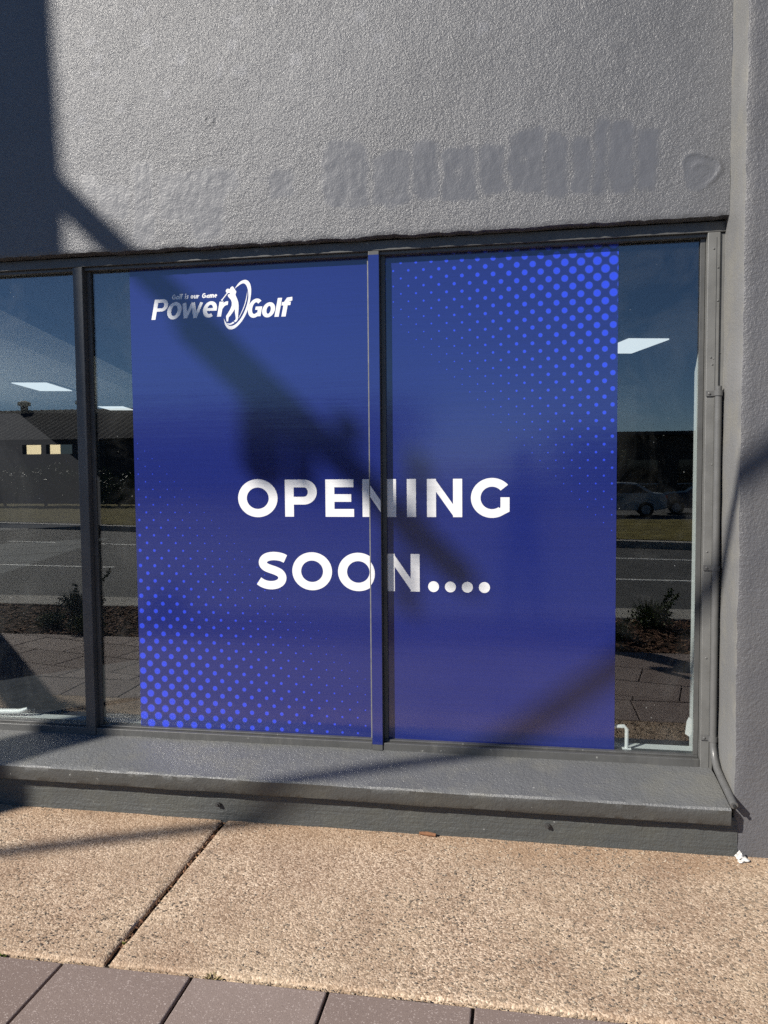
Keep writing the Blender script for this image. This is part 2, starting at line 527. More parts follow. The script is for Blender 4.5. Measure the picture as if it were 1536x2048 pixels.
# --- lintel wall with ghost marks of removed lettering
boxes = [  # x0, x1, z0, z1 of smooth patches, measured on the wall plane
    (-2.07, -1.99, 2.90, 3.00), (-1.99, -1.82, 2.78, 2.96), (-1.80, -1.705, 2.68, 3.045), (-1.68, -1.345, 2.76, 2.985),
    (-1.52, -1.36, 2.68, 2.85), (-1.40, -1.29, 2.88, 2.98), (-1.135, -1.01, 2.82, 2.965), (-0.875, -0.675, 2.77, 3.065),
    (-0.655, -0.48, 2.77, 3.00), (-0.47, -0.36, 2.79, 3.05), (-0.345, -0.19, 2.765, 3.005), (-0.175, -0.06, 2.79, 3.00),
    (-0.04, 0.10, 2.79, 3.05), (0.115, 0.205, 2.77, 3.02), (0.222, 0.305, 2.775, 3.00), (0.322, 0.375, 2.765, 3.08), (0.385, 0.470, 2.775, 3.05), (0.488, 0.575, 2.77, 3.02)]
holes = [(-1.745, 2.86, 0.02), (-0.775, 2.80, 0.03), (-0.27, 2.89, 0.035), (0.205, 2.86, 0.03), (-0.56, 2.83, 0.03), (0.03, 2.93, 0.02)]
scuffs = []
for (px, pz, w, h) in ((-2.0, 3.62, .05, .04), (-1.96, 3.54, .04, .05), (-1.98, 3.47, .05, .03), (-1.76, 3.72, .04, .05), (-1.72, 3.6, .05, .06), (-1.55, 3.5, .04, .05),
                       (-1.3, 3.77, .06, .05), (-1.28, 3.64, .05, .05), (-1.3, 3.54, .05, .05), (-1.36, 3.43, .03, .06), (-1.27, 3.42, .07, .05), (-1.0, 3.45, .06, .05),
                       (-0.85, 3.75, .05, .06), (-0.62, 3.5, .05, .05), (-0.57, 3.71, .07, .04), (-0.3, 3.72, .04, .05), (-0.16, 3.5, .05, .05), (-1.86, 3.3, .04, .04),
                       (-2.06, 3.26, .04, .05), (-0.4, 3.66, .05, .05), (-0.05, 3.74, .05, .04), (0.2, 3.6, .06, .05), (-1.62, 3.35, .04, .04), (-1.1, 3.72, .05, .06), (-0.7, 3.6, .05, .05)):
    scuffs.append((px, pz, w, h))


def patch_val(x, z):
    wx = 0.022 * fbm(x * 7, z * 7, 3.1) + 0.010 * fbm(x * 30, z * 30, 3.1)
    wz = 0.022 * fbm(x * 7, z * 7, 8.7) + 0.010 * fbm(x * 30, z * 30, 8.7)
    best = 0.0
    for a, b, c, d in boxes:
        cx, cz, hx, hz = (a + b) / 2, (c + d) / 2, (b - a) / 2, (d - c) / 2
        q = max(abs(x + wx - cx) - hx + 0.03, 0), max(abs(z + wz - cz) - hz + 0.03, 0)
        dist = math.hypot(*q) - 0.03
        best = max(best, min(1, max(0, 0.5 - dist / 0.022)))
    for a, b, r in holes:
        k = math.hypot(x + wx - a, z + wz - b) / r
        if k < 1:
            best *= 0.35 + 0.65 * k
    return best


def scuff_val(x, z):
    v = 0.0
    for a, b, w, h in scuffs:
        if abs(x - a) < w and abs(z - b) < h:
            dx = abs(x - a + 0.012 * fbm(x * 25, z * 25, 1)) / (w * 0.55)
            dz = abs(z - b + 0.012 * fbm(x * 25, z * 25, 5)) / (h * 0.55)
            v = max(v, min(1, max(0, (1.0 - max(dx, dz)) * 3)))
    return v * 0.8


mb = MB()
xs = np.concatenate([np.arange(-2.62, 0.80, 0.0085), np.linspace(0.80, PX, 8)])
zs = np.concatenate([np.linspace(2.64, 2.66, 4)[:-1], np.arange(2.66, 3.92, 0.0085)])
pv, sv = [], []
lump = lambda x, z: 0.004 * fbm(x * 1.2, z * 1.2, 0.3) + 0.0012 * fbm(x * 9, z * 9, 2.2)


def face_y(x, z):
    p = patch_val(x, z) if z < 3.15 else 0.0
    s = scuff_val(x, z) if z > 3.2 else 0.0
    pv.append(p)
    sv.append(s)
    y = LY + lump(x, z) - p * 0.0008 * fbm(x * 40, z * 30, 4.4)
    # ring of raised render right of the lettering
    d = math.hypot((x - 0.745) * 1.0, (z - 2.83) * 0.95)
    ang = math.atan2(z - 2.83, x - 0.745)
    rr = 0.072 + 0.010 * math.sin(3 * ang + 1)
    y -= 0.0055 * math.exp(-((d - rr) / 0.007) ** 2) * (0.55 + 0.45 * math.sin(ang + 0.9))
    if d < rr:
        pv[-1] = max(pv[-1], 0.6)
        y -= 0.004 * math.exp(-((d - 0.03) / 0.008) ** 2) * max(0, math.sin(ang))
    # small knob of render
    d = math.hypot(x + 1.42, z - 3.215)
    y -= 0.006 * math.exp(-((d - 0.02) / 0.008) ** 2) * (0.6 + 0.5 * fbm(x * 60, z * 60, 1))
    # ragged bottom lip
    if z < 2.66:
        y += 0.003 * ((2.66 - z) / 0.02) ** 2
    return y


def lip(x):
    return 0.006 * fbm(x * 7, 0.4, 2.0) + 0.003 * fbm(x * 30, 0.4, 7.0)


V, Fc = grid_face(xs, zs, face_y)
V = [(x, y, z + lip(x) * max(0.0, 1 - (z - 2.64) / 0.06)) for x, y, z in V]
mb.add(V, Fc)
nfine = len(V)
nz = len(zs)
low = [i * nz for i in range(len(xs))]
o = len(mb.v)
mb.v += [(V[i][0], 0.44, 2.632) for i in low]
mb.f += [(low[i], o + i, o + i + 1, low[i + 1]) for i in range(len(low) - 1)]
rest = MB()
rest.box(-9.6, -2.62, LY, 0.44, 2.64, 5.8)
rest.box(-2.62, PX, LY + 0.003, 0.44, 3.918, 5.8)
mb.add(rest.v, rest.f)
me = mb.mesh('lintel_wall', 'wall', True)
a1 = me.attributes.new('patch', 'FLOAT', 'POINT')
a2 = me.attributes.new('scuff', 'FLOAT', 'POINT')
full = np.zeros(len(me.vertices), dtype=np.float32)
full[:nfine] = pv
a1.data.foreach_set('value', full)
full = np.zeros(len(me.vertices), dtype=np.float32)
full[:nfine] = sv
a2.data.foreach_set('value', full)
lw = bpy.data.objects.new('lintel_wall', me)
C.objects.link(lw)
lw.parent = shop

# --- right pilaster: hand-trowelled block with an uneven arris
mb = MB()
zs2 = np.concatenate([np.arange(-0.05, 3.95, 0.02), [5.8]])
prof_n = 14


def pil_ring(z):
    e = 0.005 * fbm(0.3, z * 6, 1.0) + 0.003 * fbm(0.3, z * 25, 4.0)
    pts = []
    for k in range(5):                       # left-facing side from window back to the corner
        y = 0.46 - (0.46 - 0.014) * k / 4
        pts.append((PX + 0.004 * fbm(y * 5, z * 4, 9.0) + (0.5 * e if k == 4 else 0), y))
    pts.append((PX + 0.003 + e, 0.003))      # the corner
    pts.append((PX + 0.016 + e * 0.5, -0.001 + 0.002 * fbm(1.0, z * 20, 2)))
    for x in np.concatenate([np.arange(0.91, 1.36, 0.03), [1.7, 3.0]]):
        pts.append((float(x), 0.004 * fbm(float(x) * 4, z * 4, 5.0)))
    return pts


rings = [pil_ring(float(z)) for z in zs2]
m = len(rings[0])
mb.add([(x, y, float(z)) for r, z in zip(rings, zs2) for x, y in r],
       [(i * m + k, i * m + k + 1, (i + 1) * m + k + 1, (i + 1) * m + k) for i in range(len(rings) - 1) for k in range(m - 1)])
mb.box(0.875, 3.0, 0.02, 0.46, -0.05, 5.79)
pl_ = mb.build('pilaster', 'pilaster', shop, True)
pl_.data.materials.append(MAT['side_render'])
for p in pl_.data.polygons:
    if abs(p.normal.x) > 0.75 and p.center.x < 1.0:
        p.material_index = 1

# --- plinth and projecting sill as wavy extruded profiles
def profile_run(name, mat, prof, x0, x1, step, amp, parent, seed, closed_ends=True):
    n = len(prof)
    xs = np.arange(x0, x1 + step * 0.5, step)
    v, f = [], []
    for x in xs:
        x = float(x)
        for k, (y, z) in enumerate(prof):
            a = amp * (1.0 if k else 1.0)
            v.append((x, y + a * fbm(x * 5, k * 3.1, seed) + a * 0.5 * fbm(x * 28, k * 3.1, seed + 2),
                      z + a * fbm(x * 4, k * 3.1, seed + 5) + a * 0.4 * fbm(x * 24, k * 3.1, seed + 7)))
    for i in range(len(xs) - 1):
        for k in range(n):
            k2 = (k + 1) % n
            f.append((i * n + k, i * n + k2, (i + 1) * n + k2, (i + 1) * n + k))
    f.append(tuple(range(n)))
    f.append(tuple((len(xs) - 1) * n + k for k in range(n))[::-1])
    mb = MB().add(v, f)
    return mb.build(name, mat, parent, True)


def arc_pts(cy, cz, r, a0, a1, n):
    return [(cy + r * math.cos(rad(a0 + (a1 - a0) * i / n)), cz + r * math.sin(rad(a0 + (a1 - a0) * i / n))) for i in range(n + 1)]


sill_prof = [(0.35, 0.262), (0.275, 0.256), (0.15, 0.247), (0.06, 0.236), (-0.02, 0.226)] + \
    [(-0.060, 0.2215), (-0.067, 0.215)] + [(-0.067, 0.195), (-0.065, 0.172), (-0.062, 0.154), (-0.057, 0.149), (-0.02, 0.150), (0.05, 0.152), (0.35, 0.152)]
si = profile_run('window_sill', 'sill', sill_prof, -9.6, 0.838, 0.012, 0.0030, shop, 3.0)
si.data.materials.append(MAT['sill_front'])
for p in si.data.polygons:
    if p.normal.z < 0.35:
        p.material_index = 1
pl_prof = [(0.30, 0.16), (0.0, 0.16), (-0.004, 0.12), (-0.006, 0.08), (-0.004, 0.04), (-0.008, 0.0), (-0.004, -0.06), (0.30, -0.06)]
profile_run('plinth', 'plinth', pl_prof, -9.6, 0.880, 0.02, 0.0035, shop, 13.0)

# --- window frame
wf = MB().box(-5.14, 0.866, FY + 0.001, 0.365, 2.590, 2.6345).build('window_head', 'frame', shop, bevel=0.002)
MB().box(-5.10, 0.80, FY + 0.018, FY + 0.05, 2.575, 2.5895).build('head_bead', 'frame', wf, bevel=0.001)
MULL = [SX(-3.58), SX(-2.118), SX(-0.6545)]
GX = [(SX(-5.06), MULL[0] - 0.026), (MULL[0] + 0.026, MULL[1] - 0.026), (MULL[1] + 0.026, MULL[2] - 0.026), (MULL[2] + 0.026, 0.792)]
mulls = []
for x in MULL:
    mulls.append(MB().box(x - 0.0255, x + 0.0255, FY, 0.365, 0.256, 2.5895).build('mullion', 'frame', shop, bevel=0.003))
for (a, b) in GX:
    rail = MB().box(a, b, FY + 0.006, 0.365, 0.2500, 0.2915).build('bottom_rail', 'frame', shop, bevel=0.003)
    MB().box(a + 0.001, b - 0.001, FY + 0.030, 0.365, 0.2918, 0.3000).build('rail_lip', 'frame', rail, bevel=0.002)
    for q, s in ((a, 1), (b, -1)):
        lit = 'bead' if (s == -1 and abs(b - (MULL[2] - 0.026)) < 1e-6) else 'frame'
        x0, x1 = sorted((q + s * 0.0005, q + s * (0.011 if lit == 'bead' else 0.020)))
        MB().box(x0, x1, GY - 0.016, GY - 0.001, 0.3005, 2.5745).build('glazing_bead', lit, rail, bevel=0.001)
MAT['jamb'] = simple('lighter_jamb_paint', (0.135, 0.135, 0.130), 0.4, 0.5, 0.14, 12.0, 0.15, 50.0)
jamb = MB().box(0.7935, 0.845, FY, 0.365, 0.246, 2.5895).build('window_jamb', 'jamb', shop, bevel=0.003)
MB().box(0.8455, 0.8690, FY + 0.012, 0.365, 0.246, 2.589).build('jamb_cover', 'jamb', jamb, bevel=0.003)
MB().box(0.825, 0.8285, FY - 0.003, FY + 0.001, 0.262, 2.57).build('jamb_seam', 'jamb', jamb)
MB().box(-5.18, SX(-5.06) - 0.0005, FY, 0.365, 0.246, 2.5895).build('window_jamb', 'jamb', shop, bevel=0.003)
MB().box(-9.6, -5.181, LY + 0.002, 0.44, 0.15, 2.639).build('side_wall', 'pilaster', shop)
for k, (x, z) in enumerate(((0.812, 2.52), (0.830, 2.30), (0.806, 2.06), (0.818, 2.055), (0.812, 2.03), (0.845, 2.08), (0.818, 1.60), (0.803, 1.22), (0.806, 0.75), (0.83, 2.44))):
    MB().lathe([(0.0045, 0.004), (0.004, -0.002), (0.002, -0.004)], (x + 0.006, FY if x < 0.838 else FY + 0.012, z), 8, 'y').build('screw_head', 'jamb', jamb, True)
panes = []
for (a, b) in GX:
    p = MB().box(a - 0.002, b + 0.002, GY, GY + 0.006, 0.2945, 2.5890).build('glass_pane', 'glass', shop)
    panes.append(p)

# --- bolts left in the plinth
for x, z in ((-1.347, 0.075), (0.12, 0.080)):
    b = MB().lathe([(0.006, 0.01), (0.006, -0.028)], (x, 0, z), 8, 'y').lathe([(0.012, -0.014), (0.012, -0.020)], (x, 0, z), 6, 'y').build('bolt', 'bolt', shop, True)

# --- interior: the room stands askew to the shop window
ROT = rad(14.4)
def room(a, d):     # a along the room, d into the room
    return (a * math.cos(ROT) - d * math.sin(ROT), 0.38 + a * math.sin(ROT) + d * math.cos(ROT))
def room_box(a0, a1, d0, d1, z0, z1):
    return MB().prism([room(a0, d0), room(a1, d0), room(a1, d1), room(a0, d1)], z0, z1)
CEZ = 2.95
fl = MB().prism([(-10, 0.37), (3, 0.37), (3, 18), (-22, 18)], 0.0, 0.08).build('shop_floor', 'inner_floor', shop)
ceil_l = room_box(-9.0, -4.05, -4.0, 17.0, CEZ, CEZ + 0.1)
ce = MB().prism(clip_poly([room(-9.0, -1.0), room(-4.10, -1.0), room(-4.10, 16.0), room(-9.0, 16.0)], 0, -1, -0.46), CEZ, CEZ + 0.08).build('white_ceiling', 'ceiling', shop)
cd = MB().prism(clip_poly([room(-3.55, -3.0), room(6.0, -3.0), room(6.0, 16.0), room(-3.55, 16.0)], 0, -1, -0.46), CEZ + 0.10, CEZ + 0.18).build('dark_ceiling', 'dark_ceiling', shop)
bk = MB().prism(clip_poly([room(-4.10, -1.0), room(-3.55, -1.0), room(-3.55, 16.0), room(-4.10, 16.0)], 0, -1, -0.46), CEZ - 0.02, CEZ + 0.2).build('bulkhead', 'inner_white', shop)
for (a, d, w, l, par) in ((-5.35, 9.6, 0.52, 1.25, ce), (-5.35, 14.2, 0.52, 1.0, ce), (-7.3, 9.6, 0.52, 1.25, ce), (-5.35, 5.0, 0.52, 1.25, ce), (-7.3, 5.0, 0.52, 1.25, ce)):  # first panel measured, the others added to light the white ceiling
    pf = room_box(a - w / 2 - 0.05, a + w / 2 + 0.05, d - l / 2 - 0.05, d + l / 2 + 0.05, CEZ - 0.012, CEZ - 0.002).build('panel_frame', 'inner_white', par)
    room_box(a - w / 2, a + w / 2, d - l / 2, d + l / 2, CEZ - 0.022, CEZ - 0.0125).build('light_panel', 'lamp', par)
room_box(2.62, 3.10, 5.25, 6.35, CEZ + 0.085, CEZ + 0.099).build('light_panel', 'lamp', cd)
bw = MB().box(-22.0, 3.0, 16.5, 16.7, 0.08, 2.03).box(-22.0, 3.0, 16.5, 16.7, 2.29, 3.2)
for a, b in ((-22.0, -13.55), (-12.98, -12.83), (-12.05, 3.0)):
    bw.box(a, b, 16.502, 16.698, 2.03, 2.29)
bw.build('back_wall', 'inner_wall', shop)
MB().box(2.6, 2.8, 0.46, 16.5, 0.08, 3.2).build('room_wall', 'inner_wall', shop)
def side_seg(d0, d1, z0, z1, name, mat, a0=-9.2, a1=-9.0):
    q = clip_poly([room(a0, d0), room(a1, d0), room(a1, d1), room(a0, d1)], 0, -1, -0.46)
    return MB().prism(q, z0, z1).build(name, mat, shop)
side_seg(-1.0, 17, 0.0, 0.25, 'room_wall', 'inner_wall')
side_seg(-1.0, 17, 2.90, 3.2, 'room_wall', 'inner_wall')
side_seg(12.2, 17, 0.25, 2.90, 'room_wall', 'inner_wall')
for d in (3.2, 4.7, 6.2, 7.7, 9.2, 10.7):  # side glazing added out of view to let sun into the left room
    side_seg(d - 0.03, d + 0.03, 0.25, 2.90, 'added_side_mullion', 'frame', -9.15, -9.05)
    side_seg(d + 0.03, d + 1.44, 0.25, 2.90, 'added_side_pane', 'glass', -9.106, -9.10)
pq = [room(-8.95, 1.0), room(-5.0, 1.0), room(-5.0, 12.0), room(-8.95, 12.0)]
pq = clip_poly(clip_poly(pq, 0, -1, -0.5), 1.0, 0.726, -2.75)
MB().prism(pq, 0.08, 0.092).build('bounce_floor', 'bounce_floor', shop)  # unseen floor patch added to bounce sunlight up to the ceiling
MB().prism([room(1.9, 5.9), room(2.7, 5.2), room(2.7, 5.4), room(1.9, 6.1)], 2.16, 2.52).build('ceiling_beam', 'inner_white', shop)
MB().add([(0.805, 0.368, 0.08), (0.805, 0.56, 0.08), (0.805, 0.56, 2.03), (0.805, 0.368, 2.24), (0.87, 0.368, 0.08), (0.87, 0.56, 0.08), (0.87, 0.56, 2.03), (0.87, 0.368, 2.24)],
         [(0, 1, 2, 3), (4, 7, 6, 5), (0, 4, 5, 1), (1, 5, 6, 2), (2, 6, 7, 3), (3, 7, 4, 0)]).build('inner_return', 'inner_white', shop)
MB().prism([(-9.45, 0.45), (3.0, 0.45), (3.0, 17.2), (-13.9, 17.2), room(-9.25, 16.2)], 3.22, 3.34).build('roof', 'shed_roof', shop)
MB().box(-5.1, 0.79, 0.366, 0.44, 0.24, 0.296).build('inner_sill', 'inner_white', shop)

# ------------------------------------------------------------------ posters and lettering on the glass
class Print:
    """flat convex polygons in window-plane coordinates (x, z), each with a small layer number"""
    def __init__(s):
        s.p = []

    def poly(s, pts, layer=0):
        s.p.append((list(pts), layer))

    def strip(s, pts, w, layer=0, closed=False):
        n = len(pts)
        ws = w if hasattr(w, '__len__') else [w] * n
        L, R_ = [], []
        for i in range(n):
            a = pts[i - 1] if (i > 0 or closed) else pts[i]
            b = pts[(i + 1) % n] if (i < n - 1 or closed) else pts[i]
            p = pts[i]
            d1 = (p[0] - a[0], p[1] - a[1])
            d2 = (b[0] - p[0], b[1] - p[1])
            l1, l2 = math.hypot(*d1), math.hypot(*d2)
            n1 = (-d1[1] / l1, d1[0] / l1) if l1 else None
            n2 = (-d2[1] / l2, d2[0] / l2) if l2 else None
            n1 = n1 or n2
            n2 = n2 or n1
            k = 1 + n1[0] * n2[0] + n1[1] * n2[1]
            k = max(k, 0.35)
            mx, my = (n1[0] + n2[0]) / k, (n1[1] + n2[1]) / k
            h = ws[i] / 2
            L.append((p[0] + mx * h, p[1] + my * h))
            R_.append((p[0] - mx * h, p[1] - my * h))
        for i in range(n if closed else n - 1):
            j = (i + 1) % n
            s.poly([L[i], L[j], R_[j], R_[i]], layer)

    def between(s, A, B, layer=0):
        for i in range(len(A) - 1):
            s.poly([A[i], A[i + 1], B[i + 1], B[i]], layer)

    def ring(s, cx, cz, rx, rz, tx, tz, a0=0, a1=360, n=40, layer=0):
        A, B = [], []
        for i in range(n + 1):
            a = rad(a0 + (a1 - a0) * i / n)
            A.append((cx + rx * math.cos(a), cz + rz * math.sin(a)))
            B.append((cx + (rx - tx) * math.cos(a), cz + (rz - tz) * math.sin(a)))
        s.between(A, B, layer)

    def rect(s, x0, x1, z0, z1, layer=0):
        s.poly([(x0, z0), (x1, z0), (x1, z1), (x0, z1)], layer)

    def disc(s, cx, cz, r, n=24, layer=0):
        s.poly([(cx + r * math.cos(2 * math.pi * i / n), cz + r * math.sin(2 * math.pi * i / n)) for i in range(n)], layer)

    def shear(s, z0, k):
        s.p = [([(x + (z - z0) * k, z) for x, z in q], l) for q, l in s.p]
        return s

    def clip(s, x0, x1, z0=-9, z1=9):
        r = Print()
        for q, l in s.p:
            for args in ((-1, 0, -x0), (1, 0, x1), (0, -1, -z0), (0, 1, z1)):
                q = clip_poly(q, *args) if len(q) > 2 else q
            if len(q) > 2:
                r.p.append((q, l))
        return r

    def build(s, name, mat, parent, y, th=0.00012):
        mb = MB()
        for q, l in s.p:
            yy = y - l * 0.00006
            mb.add([(SX(x), yy, SZ(z)) for x, z in q], [tuple(range(len(q)))])
        me = bpy.data.meshes.new(name)
        me.from_pydata(mb.v, [], mb.f)
        bm = bmesh.new()
        bm.from_mesh(me)
        for f in bm.faces:
            f.normal_update()
            if f.normal.y > 0:
                f.normal_flip()
        bm.to_mesh(me)
        bm.free()
        me.materials.append(MAT[mat])
        o = bpy.data.objects.new(name, me)
        C.objects.link(o)
        o.parent = parent
        return o


# headline: geometric bold capitals
T = Print()
glyphs = []
def done():
    glyphs.append(T.p)
    T.p = []
ST, HB = 0.0435, 0.037          # stem and bar weights
def cap_O(x0, x1, z0, z1, L=0):
    T.ring((x0 + x1) / 2, (z0 + z1) / 2, (x1 - x0) / 2, (z1 - z0) / 2 + 0.003, 0.044, 0.040, n=56, layer=L)
def cap_N(x0, x1, z0, z1):
    T.rect(x0, x0 + ST * 0.97, z0, z1)
    T.rect(x1 - ST * 0.97, x1, z0, z1)
    T.poly([(x0, z1), (x0 + 0.037, z1), (x1, z0), (x1 - 0.037, z0)], 1)
def cap_S(x0, x1, z0, z1):
    w, h = x1 - x0, z1 - z0
    pts = [(0.925, 0.815), (0.80, 0.865), (0.64, 0.888), (0.47, 0.890), (0.30, 0.855), (0.195, 0.775), (0.185, 0.675), (0.27, 0.595), (0.42, 0.548), (0.60, 0.502),
           (0.755, 0.440), (0.825, 0.345), (0.805, 0.235), (0.69, 0.150), (0.52, 0.113), (0.35, 0.116), (0.18, 0.155), (0.055, 0.225)]
    for _ in range(2):      # corner-cutting to smooth
        q = [pts[0]]
        for a, b in zip(pts, pts[1:]):
            q += [(0.75 * a[0] + 0.25 * b[0], 0.75 * a[1] + 0.25 * b[1]), (0.25 * a[0] + 0.75 * b[0], 0.25 * a[1] + 0.75 * b[1])]
        q.append(pts[-1])
        pts = q
    T.strip([(x0 + p[0] * w, z0 + p[1] * h) for p in pts], 0.0405)
Z0, Z1 = 1.3665, 1.5435
cap_O(-1.339, -1.141, Z0, Z1); done()
T.rect(-1.104, -1.104 + ST, Z0, Z1)                       # P
pc, pr = 1.4840, 0.0595
T.rect(-1.104 + ST, -1.010, Z1 - HB, Z1)
T.rect(-1.104 + ST, -1.010, Z1 - 2 * pr, Z1 - 2 * pr + HB)
T.ring(-1.010, Z1 - pr, 0.063, pr, 0.044, HB, 90, -90, 28); done()
T.rect(-0.905, -0.905 + ST, Z0, Z1)                       # E
T.rect(-0.905 + ST, -0.769, Z1 - HB, Z1)
T.rect(-0.905 + ST, -0.767, Z0, Z0 + HB)
T.rect(-0.905 + ST, -0.780, 1.4375, 1.4735); done()
cap_N(-0.726, -0.566, Z0, Z1); done()
T.rect(-0.515, -0.4725, Z0, Z1); done()                           # I
cap_N(-0.421, -0.258, Z0, Z1); done()
gx, gz = -0.122, (Z0 + Z1) / 2                            # G
T.ring(gx, gz, 0.096, 0.0915, 0.044, 0.040, 41, 305, 50)
T.poly([(-0.0835, 1.4580), (-0.0425, 1.4580), (-0.0425, 1.3925), (-0.0690, 1.3790), (-0.0960, 1.4040), (-0.0835, 1.4120)], 1)
done()
Y0, Y1 = 1.0165, 1.1935
cap_S(-1.249, -1.095, Y0 - 0.003, Y1 + 0.003); done()
cap_O(-1.073, -0.877, Y0, Y1); done()
cap_O(-0.848, -0.651, Y0, Y1); done()
cap_N(-0.617, -0.457, Y0, Y1); done()
for x in (-0.392, -0.3135, -0.235, -0.1565):
    T.disc(x, 1.0415, 0.0255, 28); done()

# halftone dot fields (bottom left of one poster, top right of the other, 180 degrees apart)
def field(name, ox, oz, px, pz, corner, line_pt, sgn):
    sc = lambda p: (SX(p[0]), SZ(p[1]))
    return halftone_vinyl(name, SX(ox), SZ(oz), px * WS, pz * WS, sc(corner), sc(line_pt), sgn)
MAT['halftone_a'] = field('halftone_vinyl_low', -1.854, 0.365, 0.0755, 0.0378, (-1.873, 0.306), (-1.14, 1.030), -1)
MAT['halftone_b'] = field('halftone_vinyl_high', 0.408, 2.499, 0.0700, 0.0350, (0.428, 2.577), (-0.286, 1.950), 1)

PY = GY - 0.0006
P1 = (-1.873, -0.6930, 0.3095, 2.5670)
P2 = (-0.6085, 0.428, 0.3110, 2.5670)
def poster(name, ext, label, mat):
    x0, x1, z0, z1 = ext
    o = MB().box(SX(x0), SX(x1), PY, GY - 0.0001, SZ(z0), SZ(z1)).build(name, mat)
    tag(o, label, 'poster', 'blue window vinyls')
    return o
po1 = poster('window_poster', P1, 'blue vinyl poster with white golf logo and halftone dots at its lower left', 'halftone_a')
po2 = poster('window_poster', P2, 'blue vinyl poster with halftone dots at its upper right, right of the middle mullion', 'halftone_b')
vs_ = MB().box(MULL[2] - 0.0245, MULL[2] + 0.0245, FY - 0.0008, FY - 0.0001, 0.285, 2.572).build('vinyl_strip', 'vinyl')
tag(vs_, 'narrow blue vinyl strip on the middle mullion carrying slices of the white letters', 'vinyl strip')
LYR = PY - 0.0004
for g in glyphs:
    for par, x0, x1, dx, yy in ((po1, P1[0], P1[1], 0.0, LYR), (po2, P2[0], P2[1], 0.0, LYR), (vs_, (MULL[2] - 0.0243) / WS, (MULL[2] + 0.0243) / WS, -0.009, FY - 0.0012)):
        q = Print()
        q.p = [([(x + dx, z) for x, z in a], l) for a, l in g]
        q = q.clip(x0, x1)
        if q.p:
            q.build('letter', 'white_print', par, yy)
# golf shop logo
LG = Print()
def lring(cx, cz, rx, rz, t, a0=0, a1=360, n=30, L=0):
    LG.ring(cx, cz, rx, rz, t, t * 0.82, a0, a1, n, L)
def word_start():
    LG.p = []
outp = Print()
def commit(z0, k):
    LG.shear(z0, k)
    LG.build('letter', 'white_print', po1, LYR)
    LG.p = []
K = 0.21
def low_o(x0, x1, zb, zt, t):
    LG.ring((x0 + x1) / 2, (zb + zt) / 2, (x1 - x0) / 2, (zt - zb) / 2 + t * 0.05, t, t * 0.80, n=30)
def low_e(x0, x1, zb, zt, t):
    cx, cz, rx, rz = (x0 + x1) / 2, (zb + zt) / 2, (x1 - x0) / 2, (zt - zb) / 2
    LG.ring(cx, cz, rx, rz, t, t * 0.78, 0, 305, 30)
    LG.rect(x0 + t * 0.6, x1 - t * 0.02, cz - t * 0.34, cz + t * 0.30, 1)
def low_r(x0, x1, zb, zt, t):
    LG.rect(x0, x0 + t, zb, zt)
    LG.strip([(x0 + t * 0.6, zb + (zt - zb) * 0.55), (x0 + t * 1.1, zb + (zt - zb) * 0.78), (x0 + t * 1.7, zt - t * 0.42), (x1, zt - t * 0.40)], t * 0.85, 1)
def low_w(x0, x1, zb, zt, t):
    w = x1 - x0
    LG.strip([(x0 + t * 0.5, zt), (x0 + w * 0.27, zb)], t, 0)
    LG.strip([(x0 + w * 0.27, zb), (x0 + w * 0.5, zt)], t * 0.8, 1)
    LG.strip([(x0 + w * 0.5, zt), (x0 + w * 0.73, zb)], t, 2)
    LG.strip([(x0 + w * 0.73, zb), (x1 - t * 0.5, zt)], t * 0.8, 3)
def cap_P(x0, x1, zb, zt, t):
    LG.rect(x0, x0 + t, zb, zt)
    h = zt - zb
    r = h * 0.30
    LG.rect(x0 + t, x1 - r, zt - t * 0.75, zt)
    LG.rect(x0 + t, x1 - r, zt - 2 * r, zt - 2 * r + t * 0.75)
    LG.ring(x1 - r, zt - r, r, r, t, t * 0.75, 90, -90, 20)
def cap_G(x0, x1, zb, zt, t):
    cx, cz, rx, rz = (x0 + x1) / 2, (zb + zt) / 2, (x1 - x0) / 2, (zt - zb) / 2
    LG.ring(cx, cz, rx, rz, t, t * 0.85, 48, 312, 34)
    LG.rect(x1 - t * 1.05, x1 - t * 0.1, zb + rz * 0.14, cz + t * 0.32, 1)
    LG.rect(cx + t * 0.05, x1 - t * 0.1, cz - t * 0.40, cz + t * 0.34, 2)
def low_l(x0, zb, zt, t):
    LG.rect(x0, x0 + t, zb, zt)
def low_f(x0, zb, zt, t, xh):
    LG.strip([(x0 + t * 0.5, zb), (x0 + t * 0.5, zt - t * 1.2), (x0 + t * 0.85, zt - t * 0.6), (x0 + t * 1.8, zt - t * 0.42)], [t, t, t, t * 0.82])
    LG.rect(x0 - t * 0.45, x0 + t * 1.6, xh - t * 0.75, xh, 1)
B = 2.3235
TB = 0.0205
cap_P(-1.764, -1.690, B, 2.4195, TB); commit(B, K); low_o(-1.689, -1.616, B - 0.001, 2.403, TB); commit(B, K); low_w(-1.617, -1.510, B + 0.002, 2.397, TB * 0.92); commit(B, K)
low_e(-1.506, -1.436, B, 2.400, TB); commit(B, K); low_r(-1.4290, -1.385, B + 0.002, 2.396, TB)
commit(B, K)
B2 = 2.3135
cap_G(-1.281, -1.210, B2, 2.403, TB); commit(B2, K); low_o(-1.209, -1.146, B2, 2.382, TB * 1.03); commit(B2, K); low_l(-1.1425, B2, 2.401, TB * 1.03); commit(B2, K); low_f(-1.1085, B2, 2.404, TB * 1.03, 2.381)
commit(B2, K)
SB, XH = 2.4165, 2.4325
